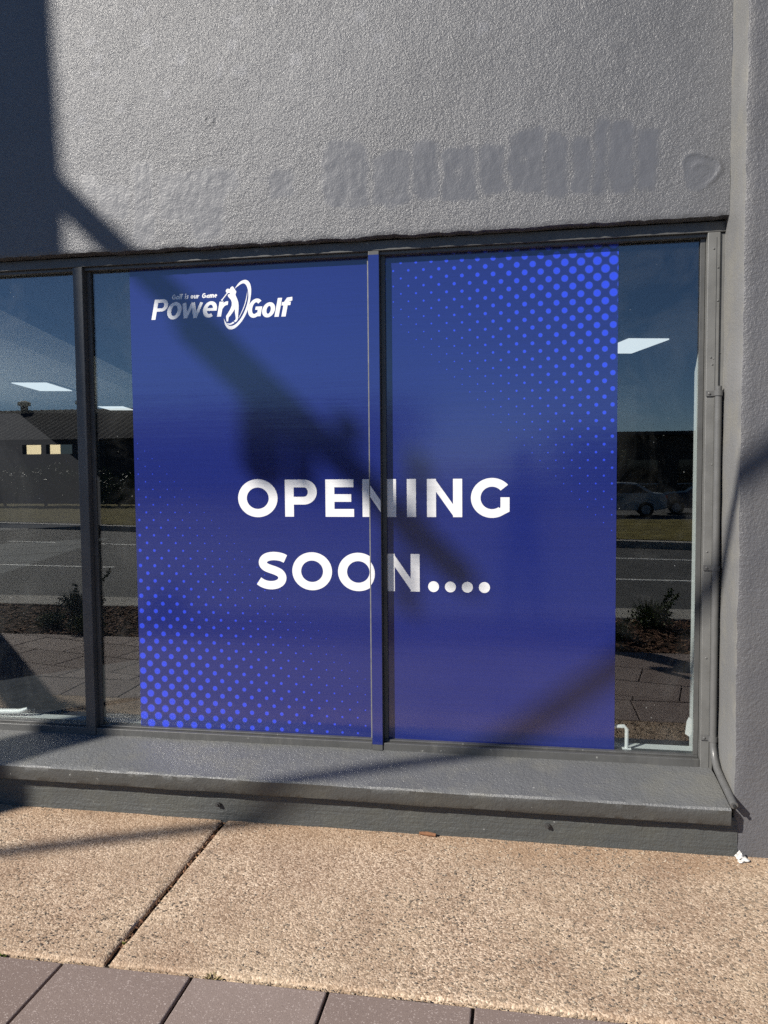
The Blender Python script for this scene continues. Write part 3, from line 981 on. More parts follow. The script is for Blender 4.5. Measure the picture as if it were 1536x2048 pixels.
def small_word(x, word, t):
    xh = XH
    for ch in word:
        if ch == 'G':
            cap_G(x, x + 0.0195, SB, 2.4395, t); x += 0.0215
        elif ch == 'o':
            low_o(x, x + 0.0145, SB, xh, t); x += 0.0160
        elif ch == 'l':
            low_l(x, SB, 2.4415, t); x += t + 0.0022
        elif ch == 'f':
            low_f(x + 0.001, SB, 2.4415, t, xh); x += 0.0095
        elif ch == 'i':
            low_l(x, SB, xh, t); LG.disc(x + t / 2, 2.4385, t * 0.6, 10); x += t + 0.003
        elif ch == 's':
            LG.strip([(x + 0.0105, xh - 0.0022), (x + 0.005, xh - 0.0015), (x + 0.002, xh - 0.0045), (x + 0.0085, SB + 0.0055), (x + 0.007, SB + 0.0018), (x + 0.001, SB + 0.0020)], t * 0.8)
            x += 0.013
        elif ch == 'u':
            LG.strip([(x + t / 2, xh), (x + t / 2, SB + 0.005), (x + 0.005, SB + 0.0018), (x + 0.010, SB + 0.004)], t)
            low_l(x + 0.0095, SB, xh, t); x += 0.0165
        elif ch == 'r':
            low_r(x, x + 0.0095, SB, xh, t); x += 0.0102
        elif ch == 'a':
            LG.ring(x + 0.006, (SB + xh) / 2 - 0.001, 0.006, 0.0065, t * 0.9, t * 0.8, n=20); low_l(x + 0.0095, SB, xh - 0.001, t); x += 0.0165
        elif ch == 'm':
            low_l(x, SB, xh, t)
            LG.strip([(x + t * 0.5, xh - 0.004), (x + 0.0065, xh - 0.0018), (x + 0.0105, xh - 0.004), (x + 0.0105, SB)], t, 1)
            LG.strip([(x + 0.0115, xh - 0.004), (x + 0.0155, xh - 0.0018), (x + 0.0195, xh - 0.004), (x + 0.0195, SB)], t, 2)
            x += 0.0240
        elif ch == 'e':
            low_e(x, x + 0.0140, SB, xh, t); x += 0.0155
        commit(SB, 0.16)
    return x
small_word(-1.656, 'Golf', 0.0046); small_word(-1.590, 'is', 0.0042); small_word(-1.561, 'our', 0.0056); small_word(-1.503, 'Game', 0.0056)
# swinging golfer and the swoosh ring, traced onto the poster plane
def gp(p):
    return (-1.4605 + p[0] * 0.0001625 - p[1] * 0.0000025, 2.5008 - p[1] * 0.0001537 - p[0] * 0.0000052)
outer = [(770, 275), (850, 150), (950, 50), (1080, 5), (1180, 40), (1250, 150), (1275, 320), (1260, 520), (1210, 800), (1120, 1050), (1000, 1260), (850, 1430), (730, 1515), (620, 1535), (530, 1490), (460, 1380), (430, 1190)]
inner = [(772, 277), (862, 205), (945, 145), (1035, 110), (1105, 150), (1155, 250), (1185, 400), (1187, 560), (1140, 780), (1060, 1000), (950, 1200), (830, 1340), (720, 1410), (620, 1425), (540, 1385), (475, 1290), (433, 1192)]
def smooth(q, it=2):
    for _ in range(it):
        r = [q[0]]
        for a, b in zip(q, q[1:]):
            r += [(0.75 * a[0] + 0.25 * b[0], 0.75 * a[1] + 0.25 * b[1]), (0.25 * a[0] + 0.75 * b[0], 0.25 * a[1] + 0.75 * b[1])]
        r.append(q[-1])
        q = r
    return q
outp.between([gp(p) for p in smooth(outer)], [gp(p) for p in smooth(inner)])
outp.between([gp(p) for p in smooth([(1158, 350), (1145, 560), (1085, 790), (1000, 990), (888, 1190)])], [gp(p) for p in smooth([(1156, 352), (1118, 560), (1062, 780), (975, 990), (880, 1180)])])
outp.between([gp(p) for p in smooth([(500, 1315), (570, 1385), (640, 1388), (760, 1325)])], [gp(p) for p in smooth([(502, 1316), (575, 1345), (640, 1340), (715, 1290)])])
outp.build('swoosh', 'white_print', po1, LYR)
outp.p = []
left_b = [(640, 440), (560, 450), (553, 500), (590, 550), (650, 620), (675, 700), (672, 790), (630, 900), (560, 1020), (498, 1110), (503, 1220), (515, 1285)]
right_b = [(790, 440), (795, 480), (815, 530), (850, 610), (876, 700), (885, 780), (830, 860), (765, 905), (715, 985), (640, 1090), (575, 1160), (560, 1280)]
outp.between([gp(p) for p in left_b], [gp(p) for p in right_b], 1)
outp.between([gp(p) for p in [(770, 900), (770, 1000), (790, 1120), (797, 1190), (785, 1225), (735, 1275)]], [gp(p) for p in [(886, 780), (884, 900), (872, 1050), (864, 1190), (850, 1240), (790, 1305)]], 2)
outp.poly([gp(p) for p in [(615, 285), (645, 232), (705, 203), (735, 240), (780, 310), (817, 370), (800, 430), (785, 455), (640, 455), (600, 400)]], 3)
outp.poly([gp((560 + 68 * math.cos(a * 0.3927), 345 + 68 * math.sin(a * 0.3927))) for a in range(16)], 4)
outp.strip([gp((560, 385)), gp((380, 610))], 0.0048, 5)
outp.poly([gp((375 + 30 * math.cos(a * 0.524), 622 + 26 * math.sin(a * 0.524))) for a in range(12)], 6)
lg = outp.build('golfer_emblem', 'white_print', po1, LYR)

# ------------------------------------------------------------------ conduit on the right jamb
cond = tag(empty('conduit_pipe', (0.841, 0.258, 0.23)), 'grey painted conduit clamped to the right window jamb and bending over the sill', 'pipe')
def rel(pts):
    return [(p[0] - 0.829, p[1] - 0.22, p[2] - 0.23) for p in pts]
MB().tube(rel([(0.829, 0.2225, 1.935), (0.829, 0.2225, 1.2), (0.829, 0.2220, 0.42), (0.8295, 0.218, 0.365), (0.832, 0.200, 0.318), (0.832, 0.150, 0.288), (0.834, 0.07, 0.270), (0.836, -0.01, 0.256), (0.838, -0.105, 0.238)]), 0.0150, 14).build('pipe', 'pipe', cond, True)
MB().tube(rel([(0.838, -0.105, 0.238), (0.8385, -0.120, 0.233)]), 0.0065, 8).build('cable_end', 'cable', cond, True)
for z in (1.905, 1.150, 0.395):
    mb = MB()
    ring = [(0.829 + 0.019 * math.cos(rad(a)), 0.2225 - 0.019 * math.sin(rad(a))) for a in range(0, 181, 20)]
    inn = [(0.829 + 0.0145 * math.cos(rad(a)), 0.2225 - 0.0145 * math.sin(rad(a))) for a in range(0, 181, 20)]
    pr = ring + [(0.810, 0.233), (0.782, 0.233), (0.782, 0.2375), (0.8145, 0.2375)] + inn[::-1]
    mb.prism([(x - 0.829, y - 0.22) for x, y in pr], z - 0.011 - 0.23, z + 0.011 - 0.23)
    cl = mb.build('clamp', 'pipe', cond)
    MB().lathe([(0.006, 0.0), (0.0055, -0.004), (0.003, -0.0055)], (0.795 - 0.829, 0.2335 - 0.22, z - 0.23), 8, 'y').build('screw', 'pipe', cl, True)

# ------------------------------------------------------------------ footpath slabs, pavers, street
foot = struct(empty('concrete_footpath', (0, 0, 0)))
def slab(x0, x1, seed):
    xg = [x0, x0 + 0.006, x0 + 0.02] + list(np.linspace(x0 + 0.05, x1 - 0.05, int((x1 - x0) / 0.03))) + [x1 - 0.02, x1 - 0.006, x1]
    mb = MB()
    yb, yf = 0.012, -1.052
    yg = list(np.linspace(yb, yf + 0.04, 32)) + [yf + 0.018, yf + 0.006, yf]
    nx, ny = len(xg) - 1, len(yg) - 1
    v, f = [], []
    for i in range(nx + 1):
        for j in range(ny + 1):
            x, y = float(xg[i]), float(yg[j])
            z = 0.0022 * fbm(x * 1.5, y * 1.5, seed)
            ex = min(x - x0, x1 - x)
            ey = y - yf
            for e in (ex, ey):
                if e < 1e-4:
                    z -= 0.006
                elif e < 0.008:
                    z -= 0.0015
            if ex < 1e-4:
                x += (0.0035 * fbm(y * 14, 1.0, seed + x)) 
            if ey < 1e-4:
                y += 0.006 * fbm(x * 5, 2.0, seed) + 0.004 * fbm(x * 25, 2.0, seed)
            v.append((x, y, z))
    for i in range(nx):
        for j in range(ny):
            a = i * (ny + 1) + j
            f.append((a, a + 1, a + ny + 2, a + ny + 1))
    mb.add(v, f)
    # side skirts
    rim = [i * (ny + 1) + ny for i in range(nx + 1)]
    l = [j for j in range(ny + 1)]
    r = [nx * (ny + 1) + j for j in range(ny + 1)]
    for chain in (rim, l, r):
        o = len(mb.v)
        mb.v += [(mb.v[k][0], mb.v[k][1], -0.06) for k in chain]
        mb.f += [(chain[k], o + k, o + k + 1, chain[k + 1]) for k in range(len(chain) - 1)]
    return mb.build('slab', 'concrete', foot, True)
for x0, x1, sd in ((-6.5, -3.905, 1.0), (-3.89, -1.3305, 4.0), (-1.3095, 1.29, 7.0), (1.305, 4.0, 11.0)):
    slab(x0, x1, sd)
MB().box(-6.6, 4.1, -1.06, 0.03, -0.10, -0.020).build('joint_bed', 'joint', foot)

pave = struct(empty('paved_footpath', (0, 0, 0)))
MB().box(-12, 8, -2.96, -1.045, -0.12, -0.019).build('joint_bed', 'joint', pave)
def add_paver(poly):
    if len(poly) < 3:
        return
    ar = 0.5 * abs(sum(poly[i][0] * poly[(i + 1) % len(poly)][1] - poly[(i + 1) % len(poly)][0] * poly[i][1] for i in range(len(poly))))
    if ar < 0.004:
        return
    cx = sum(p[0] for p in poly) / len(poly)
    cy = sum(p[1] for p in poly) / len(poly)
    dz = random.uniform(-0.0015, 0.0015) - 0.006
    MB().prism([(x - cx, y - cy) for x, y in poly], -0.05, 0.0).build('paver', 'paver', pave, bevel=0.004, loc=(cx, cy, dz))
PW = 0.4435
for i in range(-14, 14):
    x = -1.462 + i * PW
    if -7.5 < x < 5:
        add_paver([(x + 0.005, -1.066), (x + PW - 0.005, -1.066), (x + PW - 0.005, -1.505), (x + 0.005, -1.505)])
ca, sa = math.cos(rad(13)), math.sin(rad(13))
for j in range(-30, 30):
    for i in range(-30, 30):
        u0_ = (i + (0.5 if j % 2 else 0)) * 0.60
        v0_ = j * 0.40
        q = [(u0_ + 0.004, v0_ + 0.004), (u0_ + 0.596, v0_ + 0.004), (u0_ + 0.596, v0_ + 0.396), (u0_ + 0.004, v0_ + 0.396)]
        q = [(u * ca - v * sa, u * sa + v * ca - 2.2) for u, v in q]
        for args in ((0, 1, -1.515), (0, -1, 2.945), (-1, 0, 9.0), (1, 0, 5.0)):
            q = clip_poly(q, *args) if len(q) > 2 else []
        add_paver(q)

# planting bed with bark mulch
bed = struct(MB().box(-14, 8, -4.50, -2.955, -0.14, -0.03).build('garden_bed', 'soil'))
mb = MB()
for k in range(9000):
    x, y = random.uniform(-9.5, 3.5), random.uniform(-4.48, -2.97)
    l, w, h = random.uniform(0.012, 0.05), random.uniform(0.005, 0.014), random.uniform(0.002, 0.006)
    a = random.uniform(0, math.pi)
    tlt = random.uniform(-0.35, 0.35)
    c_, s_ = math.cos(a), math.sin(a)
    z = -0.028 + random.uniform(0.0, 0.03)
    P = []
    for su in (-1, 1):
        for sv_ in (-1, 1):
            for sw in (0, 1):
                P.append((x + su * l * c_ - sv_ * w * s_, y + su * l * s_ + sv_ * w * c_, z + su * l * tlt + sw * h))
    mb.add(P, [(0, 1, 3, 2), (4, 6, 7, 5), (0, 4, 5, 1), (2, 3, 7, 6), (1, 5, 7, 3)])
mu = mb.build('bark_mulch', 'chip')
mu['kind'] = 'stuff'
mu['label'] = 'brown bark mulch covering the garden bed, seen reflected in the window'
kb = struct(MB().box(-40, 30, -5.10, -4.502, -0.16, 0.0).build('kerb', 'kerb', bevel=0.02))
# road: near kerb square to the shop, far kerb running off at an angle
def far_kerb(x):
    return -12.9 + 0.25 * (x - 2.5)
rd = struct(MB().prism([(-60, -5.1), (40, -5.1), (40, far_kerb(40)), (-60, far_kerb(-60))], -0.5, -0.12).build('road', 'asphalt'))
def marking(p, q, w):
    d = Vector((q[0] - p[0], q[1] - p[1])).normalized()
    n_ = Vector((-d.y, d.x)) * (w / 2)
    MB().prism([(p[0] + n_.x, p[1] + n_.y), (q[0] + n_.x, q[1] + n_.y), (q[0] - n_.x, q[1] - n_.y), (p[0] - n_.x, p[1] - n_.y)], -0.12, -0.116).build('road_marking', 'line', rd)
marking((-12.0, -9.1), (-7.0, -8.72), 0.12)
marking((-6.2, -8.66), (9.0, -7.8), 0.12)
for i in range(7):
    x = -20.0 + i * 2.6
    marking((x, -13.0 + (x + 11) * 0.17), (x + 1.4, -13.0 + (x + 12.4) * 0.17), 0.12)
marking((-1.0, -11.4), (9.0, -10.0), 0.12)
fk = struct(MB().prism([(-60, far_kerb(-60)), (40, far_kerb(40)), (40, far_kerb(40) - 0.35), (-60, far_kerb(-60) - 0.35)], -0.5, 0.02).build('far_kerb', 'kerb'))
gv = MB()
gv.prism([(-60, far_kerb(-60) - 0.35), (40, far_kerb(40) - 0.35), (40, -8), (30, -18.5), (-6, -20), (-9, -27.5), (-60, -34)], -0.6, 0.035)
gv = struct(gv.build('grass_verge', 'grass'))
struct(MB().box(-900, 900, -900, 900, -0.70, -0.62).build('ground', 'ground'))
cp = struct(MB().box(-8.5, 40, -60, -18.0, -0.615, -0.60).build('car_park', 'asphalt'))

# ------------------------------------------------------------------ plants
def leaf_cloud(mb, c, r, n, s):
    for _ in range(n):
        d = Vector((random.gauss(0, 1), random.gauss(0, 1), random.gauss(0, 1))).normalized()
        k = random.random() ** 0.4
        p = Vector((c[0] + d.x * r[0] * k, c[1] + d.y * r[1] * k, c[2] + d.z * r[2] * k))
        a = Vector((random.gauss(0, 1), random.gauss(0, 1), random.gauss(0, 1))).normalized() * s
        b = a.cross(Vector((random.gauss(0, 1), random.gauss(0, 1), random.gauss(0, 1)))).normalized() * s * 0.5
        mb.add([p - a, p + b, p + a, p - b], [(0, 1, 2, 3)])

def tuft(loc, h, spread, n, label, mat='leaf2', stalks=0):
    o = tag(empty('garden_plant', loc), label, 'plant', 'plants in the mulch bed')
    mb = MB()
    for k in range(n):
        a = random.uniform(0, 2 * math.pi)
        t_ = random.random() ** 0.7
        hh = h * random.uniform(0.5, 1.0)
        dx, dy = math.cos(a) * spread * t_, math.sin(a) * spread * t_
        w = 0.004
        px, py = -math.sin(a) * w, math.cos(a) * w
        mb.add([(dx * .3 - px, dy * .3 - py, 0), (dx * .3 + px, dy * .3 + py, 0), (dx * .75 + px, dy * .75 + py, hh * .65), (dx, dy, hh), (dx * .75 - px, dy * .75 - py, hh * .65)], [(0, 1, 2, 3, 4)])
    leaf_cloud(mb, (0, 0, h * 0.35), (spread, spread, h * 0.35), n * 2, 0.020)
    mb.build('leaves', mat, o)
    if stalks:
        sb = MB()
        for k in range(stalks):
            a = random.uniform(0, 2 * math.pi)
            top = Vector((math.cos(a) * spread * 1.3, math.sin(a) * spread * 0.6, h * random.uniform(1.0, 1.6)))
            sb.tube([(0, 0, 0), top * 0.5 + Vector((0, 0, 0.05)), top], [0.006, 0.005, 0.003], 5)
            for q in range(40):
                u_ = random.uniform(0.35, 1.0)
                c_ = top * u_
                leaf_cloud(sb, c_, (0.03, 0.03, 0.03), 1, 0.022)
        sb.build('stalk', mat, o)
    return o
tuft((-4.75, -3.35, -0.03), 0.22, 0.17, 160, 'bright green low tuft in the mulch, reflected at the left edge of the left pane')
tuft((-4.25, -3.15, -0.03), 0.26, 0.20, 220, 'round green tuft at the mulch edge, reflected just left of the left mullion')
tuft((-4.95, -4.2, -0.03), 0.30, 0.30, 220, 'dark spiky plant with one tall stalk, reflected in the left pane', 'leaf', 2)
tuft((-3.75, -3.9, -0.03), 0.36, 0.32, 260, 'grey green plant with thin stalks, reflected beside the left edge of the logo poster', 'leaf', 4)
tuft((1.30, -4.1, -0.03), 0.34, 0.24, 220, 'green plant with twiggy stalks, reflected in the right pane', 'leaf2', 4)
tuft((0.90, -3.5, -0.03), 0.22, 0.16, 140, 'small dark tuft, reflected against the right edge of the dotted poster', 'leaf', 1)
tuft((1.75, -3.45, -0.03), 0.24, 0.18, 140, 'low green tuft, reflected near the right window jamb', 'leaf2', 1)

def shrub(name, loc, r, n, s, label, cat, mat, trunk=0.0, group=None):
    o = tag(empty(name, loc), label, cat, group)
    mb = MB()
    for k in range(14):
        a, b = random.uniform(0, 2 * math.pi), random.uniform(-0.6, 1.0)
        c_ = (math.cos(a) * r[0] * 0.55, math.sin(a) * r[1] * 0.55, trunk + r[2] * (1 + 0.55 * b))
        leaf_cloud(mb, c_, (r[0] * 0.5, r[1] * 0.5, r[2] * 0.45), n // 14, s)
    mb.build('crown', mat, o)
    tb = MB().tube([(0, 0, 0), (0.05, 0.02, trunk + r[2] * 0.5), (0.1, 0, trunk + r[2] * 1.2)], [0.07 * (1 + trunk), 0.06 * (1 + trunk), 0.02], 8)
    for k in range(5):
        a = k * 1.26
        tb.tube([(0.05, 0.02, trunk + r[2] * 0.5), (math.cos(a) * r[0] * 0.6, math.sin(a) * r[1] * 0.6, trunk + r[2] * 1.3)], [0.035 * (1 + trunk), 0.01], 6)
    tb.build('trunk', 'bark', o, True)
    return o
hx = [(-24.5, -27.6, 1.5), (-22.4, -27.4, 1.35), (-20.3, -27.2, 1.45), (-18.4, -27.0, 1.25), (-16.7, -26.9, 1.1)]
hl = ['leftmost dark hedge bush reflected low in the left pane', 'second dark hedge bush from the left in the left pane reflection', 'middle dark hedge bush in the left pane reflection',
      'dark hedge bush reflected right of the middle bush, near the left mullion', 'smallest dark hedge bush, reflected behind the left mullion']
for (x, y, h), l in zip(hx, hl):
    shrub('hedge_bush', (x, y, -0.1), (1.4, 1.0, h * 0.75), 1800, 0.09, l, 'bush', 'leaf', 0.0, 'hedge across the road')
shrub('garden_shrub', (5.9, -16.6, 0.0), (0.75, 0.7, 0.95), 1500, 0.07, 'loose green shrub on the far verge, reflected beside the right jamb', 'shrub', 'leaf2', 0.1)
shrub('street_tree', (3.4, -30.0, -0.6), (1.1, 1.0, 0.9), 1600, 0.10, 'small tree before the dark hall, reflected beside the dotted poster', 'tree', 'leaf', 1.3)

# ------------------------------------------------------------------ buildings across the road (seen only as reflections)
sh = tag(empty('shed', (-22, -36, -0.6)), 'long shed with grey corrugated roof and round vents, reflected in the left panes', 'building')
MB().box(-12, 16, -0.2, 0.2, 0.0, 3.9).build('wall', 'shed_wall', sh)
for x in (-5.6, -3.0, -0.4, 2.2):
    MB().box(x, x + 0.25, 0.2, 0.34, 0.0, 3.8).build('post', 'shed_wall', sh)
roof = MB()
nseg = 140
v, f = [], []
for i in range(nseg + 1):
    x = -12.5 + 29.0 * i / nseg
    dz = 0.03 if i % 2 else 0.0
    v += [(x, 0.5, 3.85 + dz), (x, -5.0, 5.9 + dz), (x, -10.5, 3.85 + dz)]
for i in range(nseg):
    a = i * 3
    f += [(a, a + 3, a + 4, a + 1), (a + 1, a + 4, a + 5, a + 2)]
rf = roof.add(v, f).build('roof', 'shed_roof', sh)
for x in (-8.5, -4.6, -0.7, 3.2, 7.1):
    MB().lathe([(0.22, -0.1), (0.22, 0.22), (0.38, 0.25), (0.38, 0.45), (0.10, 0.55)], (x, -5.0, 5.95), 12).build('roof_vent', 'shed_wall', rf)
fb = tag(empty('cream_building', (-20, 30, -0.6)), 'sunlit cream building glimpsed through the high rear window at far left', 'building')
MB().box(-8, 8, 0, 6, 0, 5.0).build('wall', 'cream', fb)
MB().box(-8.3, 8.3, -0.5, 6.3, 5.0, 5.25).build('roof', 'shed_roof', fb)
for i in range(5):
    w_ = MB().box(-6.6 + i * 2.9, -5.5 + i * 2.9, -0.06, 0.0, 1.4, 4.0).build('window', 'dark_glass', fb)
    MB().box(-6.7 + i * 2.9, -5.4 + i * 2.9, -0.14, 0.0, 1.28, 1.39).build('sill', 'kerb', w_)
hl_ = tag(empty('brown_hall', (11.0, -46, -0.6)), 'low dark brick hall with flat roof, reflected in the right pane', 'building')
MB().box(-9, 12, -4, 0, 0, 4.0).build('wall', 'brown', hl_)
MB().box(-9.3, 12.3, -4.2, 0.5, 4.0, 4.22).build('roof', 'shed_roof', hl_)
for i, x in enumerate((-7.5, -4.5, -1.5, 1.5, 4.5, 7.5)):
    w_ = MB().box(x, x + 1.8, 0.0, 0.05, 1.1, 2.5).build('window', 'dark_glass', hl_)
    MB().box(x - 0.06, x + 1.86, 0.0, 0.09, 1.0, 1.095).build('sill', 'kerb', w_)
MB().box(-0.2, 1.0, 0.0, 0.06, 0.0, 2.2).build('door', 'shed_wall', hl_)

def car(loc, rz, paint, label):
    o = tag(empty('parked_car', loc, rz), label, 'car', 'cars parked across the road')
    prof = [(-2.15, 0.35), (-2.2, 0.62), (-2.1, 0.85), (-1.6, 0.95), (-0.95, 1.0), (-0.35, 1.40), (0.3, 1.47), (1.0, 1.42), (1.65, 1.02), (2.1, 0.98), (2.2, 0.7), (2.15, 0.35), (1.75, 0.28), (-1.75, 0.28)]
    body = MB()
    n = len(prof)
    v = []
    for s_, k in ((-0.86, 1.0), (0.86, 1.0)):
        for x, z in prof:
            inset = 0.16 * max(0, (z - 0.95) / 0.5)
            v.append((x, s_ - math.copysign(inset, s_), z))
    f = [tuple(range(n)), tuple(range(n, 2 * n))[::-1]] + [(i, n + i, n + (i + 1) % n, (i + 1) % n) for i in range(n)]
    bo = body.add(v, f).build('body', paint, o, bevel=0.05)
    for s_ in (-1, 1):
        g = [(-0.85, 1.0), (-0.33, 1.35), (0.3, 1.41), (0.95, 1.36), (1.45, 1.03)]
        MB().add([(x, s_ * (0.868 - 0.16 * max(0, (z - 0.95) / 0.5)), z) for x, z in g] + [(x, s_ * (0.855 - 0.16 * max(0, (z - 0.95) / 0.5)), z) for x, z in g],
                 [(0, 1, 2, 3, 4), (9, 8, 7, 6, 5)] + [(i, (i + 1) % 5, 5 + (i + 1) % 5, 5 + i) for i in range(5)]).build('side_window', 'dark_glass', bo)
        for x in (-1.35, 1.35):
            w_ = MB().lathe([(0.24, -0.11), (0.32, -0.09), (0.32, 0.09), (0.24, 0.11)], (x, s_ * 0.80, 0.32), 20, 'y').build('wheel', 'tyre', o, True)
            MB().lathe([(0.19, -0.118), (0.19, 0.118)], (x, s_ * 0.80, 0.32), 14, 'y').build('rim', 'steel', w_)
        MB().box(-2.22, -2.12, s_ * 0.6 - 0.16, s_ * 0.6 + 0.16, 0.66, 0.80).build('headlight', 'steel', o)
        MB().box(2.12, 2.225, s_ * 0.62 - 0.14, s_ * 0.62 + 0.14, 0.74, 0.90).build('tail_light', 'redpaint', o)
    return o
car((4.0, -31.5, -0.6), rad(4), 'silver', 'silver car in the car park, reflected beside the dotted poster')
car((8.3, -33.0, -0.6), rad(8), 'navy', 'dark blue car behind the silver one, reflected near the right jamb')

# ------------------------------------------------------------------ power pole whose shadow falls on the shop
PYL = -3.9
PXL = -2.375 - 0.97 * (LY - PYL)
pole = tag(empty('power_pole', (PXL, PYL, -0.03)), 'thick timber power pole whose shadow darkens the left of the wall', 'power pole')
MB().tube([(0.19, 0, -0.05), (0.08, 0, 4.0), (-0.10, 0, 10.5)], [0.18, 0.165, 0.14], 20).build('pole', 'timber', pole, True)
KS = 0.93 / 0.97
ZA = 2.925 + KS * (-2.18 - PXL) + 0.03      # crossarm height (local) that puts its shadow where it falls on the lintel
def arm_y(xs_):                             # place along the arm for a wanted shadow x on the glass
    return GY - (xs_ - PXL) / 0.97 - PYL
a_end = arm_y(-0.235)
ca_ = MB().box(-0.05, 0.05, a_end, 0.9, ZA - 0.055, ZA + 0.055).build('crossarm', 'timber', pole, bevel=0.008)
MB().box(-0.07, 0.03, arm_y(-0.95), arm_y(-1.6), ZA - 0.11, ZA - 0.056).build('second_arm', 'timber', pole, bevel=0.008)
def insulator(xs_, up, size, drop):
    y = arm_y(xs_)
    pr = [(0.02, 0.0), (0.02, drop * 0.35)]
    for k in range(4):
        h = drop * (0.4 + 0.16 * k)
        pr += [(0.03, h), (size, h + 0.015), (size, h + 0.04), (0.03, h + 0.06)]
    if not up:
        pr = [(r, -h) for r, h in pr]
    MB().lathe(pr, (0, y, ZA + (0.056 if up else -0.056)), 14).build('insulator', 'ceramic', ca_, True)
insulator(-0.46, True, 0.035, 0.30)
insulator(-0.80, True, 0.05, 0.14)
insulator(-0.52, False, 0.035, 0.34)
MB().lathe([(0.03, -0.08), (0.085, -0.12), (0.085, -0.38), (0.04, -0.43)], (0, arm_y(-1.22), ZA - 0.05), 18).build('transformer', 'steel', ca_, True)
MB().lathe([(0.02, -0.08), (0.05, -0.12), (0.05, -0.24), (0.02, -0.28)], (0, arm_y(-1.02), ZA - 0.05), 14).build('fuse', 'ceramic', ca_, True)

# service cable from a pole over the road to the shop, its shadow runs over path, sill and window
s_v = Vector((-0.97, -1.0, 0.93))
pa = Vector((-2.141, -0.439, 0.0)) + 6.0 * s_v
pb = Vector((0.93, 0.0, 1.605)) + 4.0 * s_v
dcb = pb - pa
end_r = pa + dcb * (-0.02 - pa.y) / dcb.y
end_l = pa - dcb * 3.4
cb = MB().tube([end_l + (end_r - end_l) * (i / 24) for i in range(25)], 0.042, 8).build('service_cable', 'cable', None, True)
tag(cb, 'black overhead service cable whose thin shadow crosses the footpath, sill and dotted poster', 'cable')
fp = tag(empty('power_pole', (end_l.x, end_l.y, -0.12)), 'timber power pole beyond the far kerb holding the service cable', 'power pole')
MB().tube([(0, 0, 0), (0, 0, end_l.z + 0.9)], [0.15, 0.12], 16).build('pole', 'timber', fp, True)
MB().box(-0.9, 0.9, -0.17, -0.07, end_l.z + 0.5, end_l.z + 0.6).build('crossarm', 'timber', fp)

# ------------------------------------------------------------------ small things
def blob(name, mat, loc, size, seed, label, cat, n=2):
    me = bpy.data.meshes.new(name)
    bm = bmesh.new()
    bmesh.ops.create_icosphere(bm, subdivisions=n, radius=1.0)
    for v in bm.verts:
        k = 1 + 0.8 * fbm(v.co.x * 2.4, v.co.y * 2.4, v.co.z * 2.4 + seed)
        v.co = Vector((v.co.x * size[0] * k, v.co.y * size[1] * k, max(v.co.z * size[2] * k, -size[2] * 0.35)))
    bm.to_mesh(me)
    bm.free()
    me.materials.append(MAT[mat])
    o = bpy.data.objects.new(name, me)
    C.objects.link(o)
    o.location = loc
    return tag(o, label, cat)
tis = tag(empty('crumpled_tissue', (0.880, -0.040, 0.0)), 'crumpled white tissue on the path against the right pilaster', 'tissue')
for k, (dx, dy, dz, sx_, sy_, sz_) in enumerate(((0.0, 0.0, 0.018, 0.015, 0.012, 0.022), (0.019, -0.006, 0.009, 0.016, 0.011, 0.010), (0.003, -0.018, 0.006, 0.012, 0.009, 0.008))):
    b = blob('fold', 'paper', (dx, dy, dz), (sx_, sy_, sz_), k * 3.3, '', '')
    del b['label']; del b['category']
    b.parent = tis
bs = MB().tube([(-0.425, -0.018, 0.010), (-0.390, -0.020, 0.011), (-0.352, -0.026, 0.010)], [0.006, 0.009, 0.007], 8).build('bark_sliver', 'butt')
tag(bs, 'brown sliver of bark lying at the foot of the plinth', 'bark')
def weed(loc, n, s, label, mat):
    o = tag(empty('weed', loc), label, 'weed')
    mb = MB()
    for k in range(n):
        a = random.uniform(0, 6.28)
        l = s * random.uniform(0.5, 1.0)
        d = Vector((math.cos(a), math.sin(a) * 0.5, random.uniform(0.2, 0.9))).normalized() * l
        w = Vector((-math.sin(a), math.cos(a), 0)) * l * 0.18
        b0_ = Vector((random.uniform(-s, s) * 0.6, random.uniform(-0.006, 0.006), 0))
        mb.add([b0_, b0_ + d * 0.5 + w, b0_ + d, b0_ + d * 0.5 - w], [(0, 1, 2, 3)])
    mb.build('leaves', mat, o)
    return o
MAT['dry'] = leafmat('dry_leaf', (0.20, 0.15, 0.07), (0.34, 0.27, 0.14), 60)
MAT['weed'] = leafmat('weed_leaf', (0.09, 0.14, 0.02), (0.20, 0.26, 0.05), 60)
weed((-1.70, -1.058, -0.012), 14, 0.022, 'small green weed at the far left of the slab edge', 'weed')
weed((-0.955, -1.060, -0.012), 22, 0.028, 'dry straw-coloured weed in the joint between slab and pavers', 'dry')
weed((-1.62, -0.006, 0.0), 10, 0.012, 'tiny green moss tuft where the left slab meets the plinth', 'weed')
weed((-1.322, -0.93, -0.012), 7, 0.014, 'tiny green weed inside the slab joint', 'weed')
litter = MB()
for k in range(150):
    x = -1.32 + random.uniform(-0.006, 0.006)
    y = random.uniform(-1.03, 0.0)
    if y < -0.45 and random.random() < 0.6:
        continue
    a = random.uniform(0, 3.14)
    l = random.uniform(0.004, 0.012)
    z = -0.019 + random.uniform(0.002, 0.012)
    w = 0.0025
    litter.add([(x - math.cos(a) * l - math.sin(a) * w, y - math.sin(a) * l + math.cos(a) * w, z), (x - math.cos(a) * l + math.sin(a) * w, y - math.sin(a) * l - math.cos(a) * w, z + 0.002),
                (x + math.cos(a) * l + math.sin(a) * w, y + math.sin(a) * l - math.cos(a) * w, z + 0.004), (x + math.cos(a) * l - math.sin(a) * w, y + math.sin(a) * l + math.cos(a) * w, z + 0.001)], [(0, 1, 2, 3)])
lt = litter.build('joint_litter', 'chip', None)
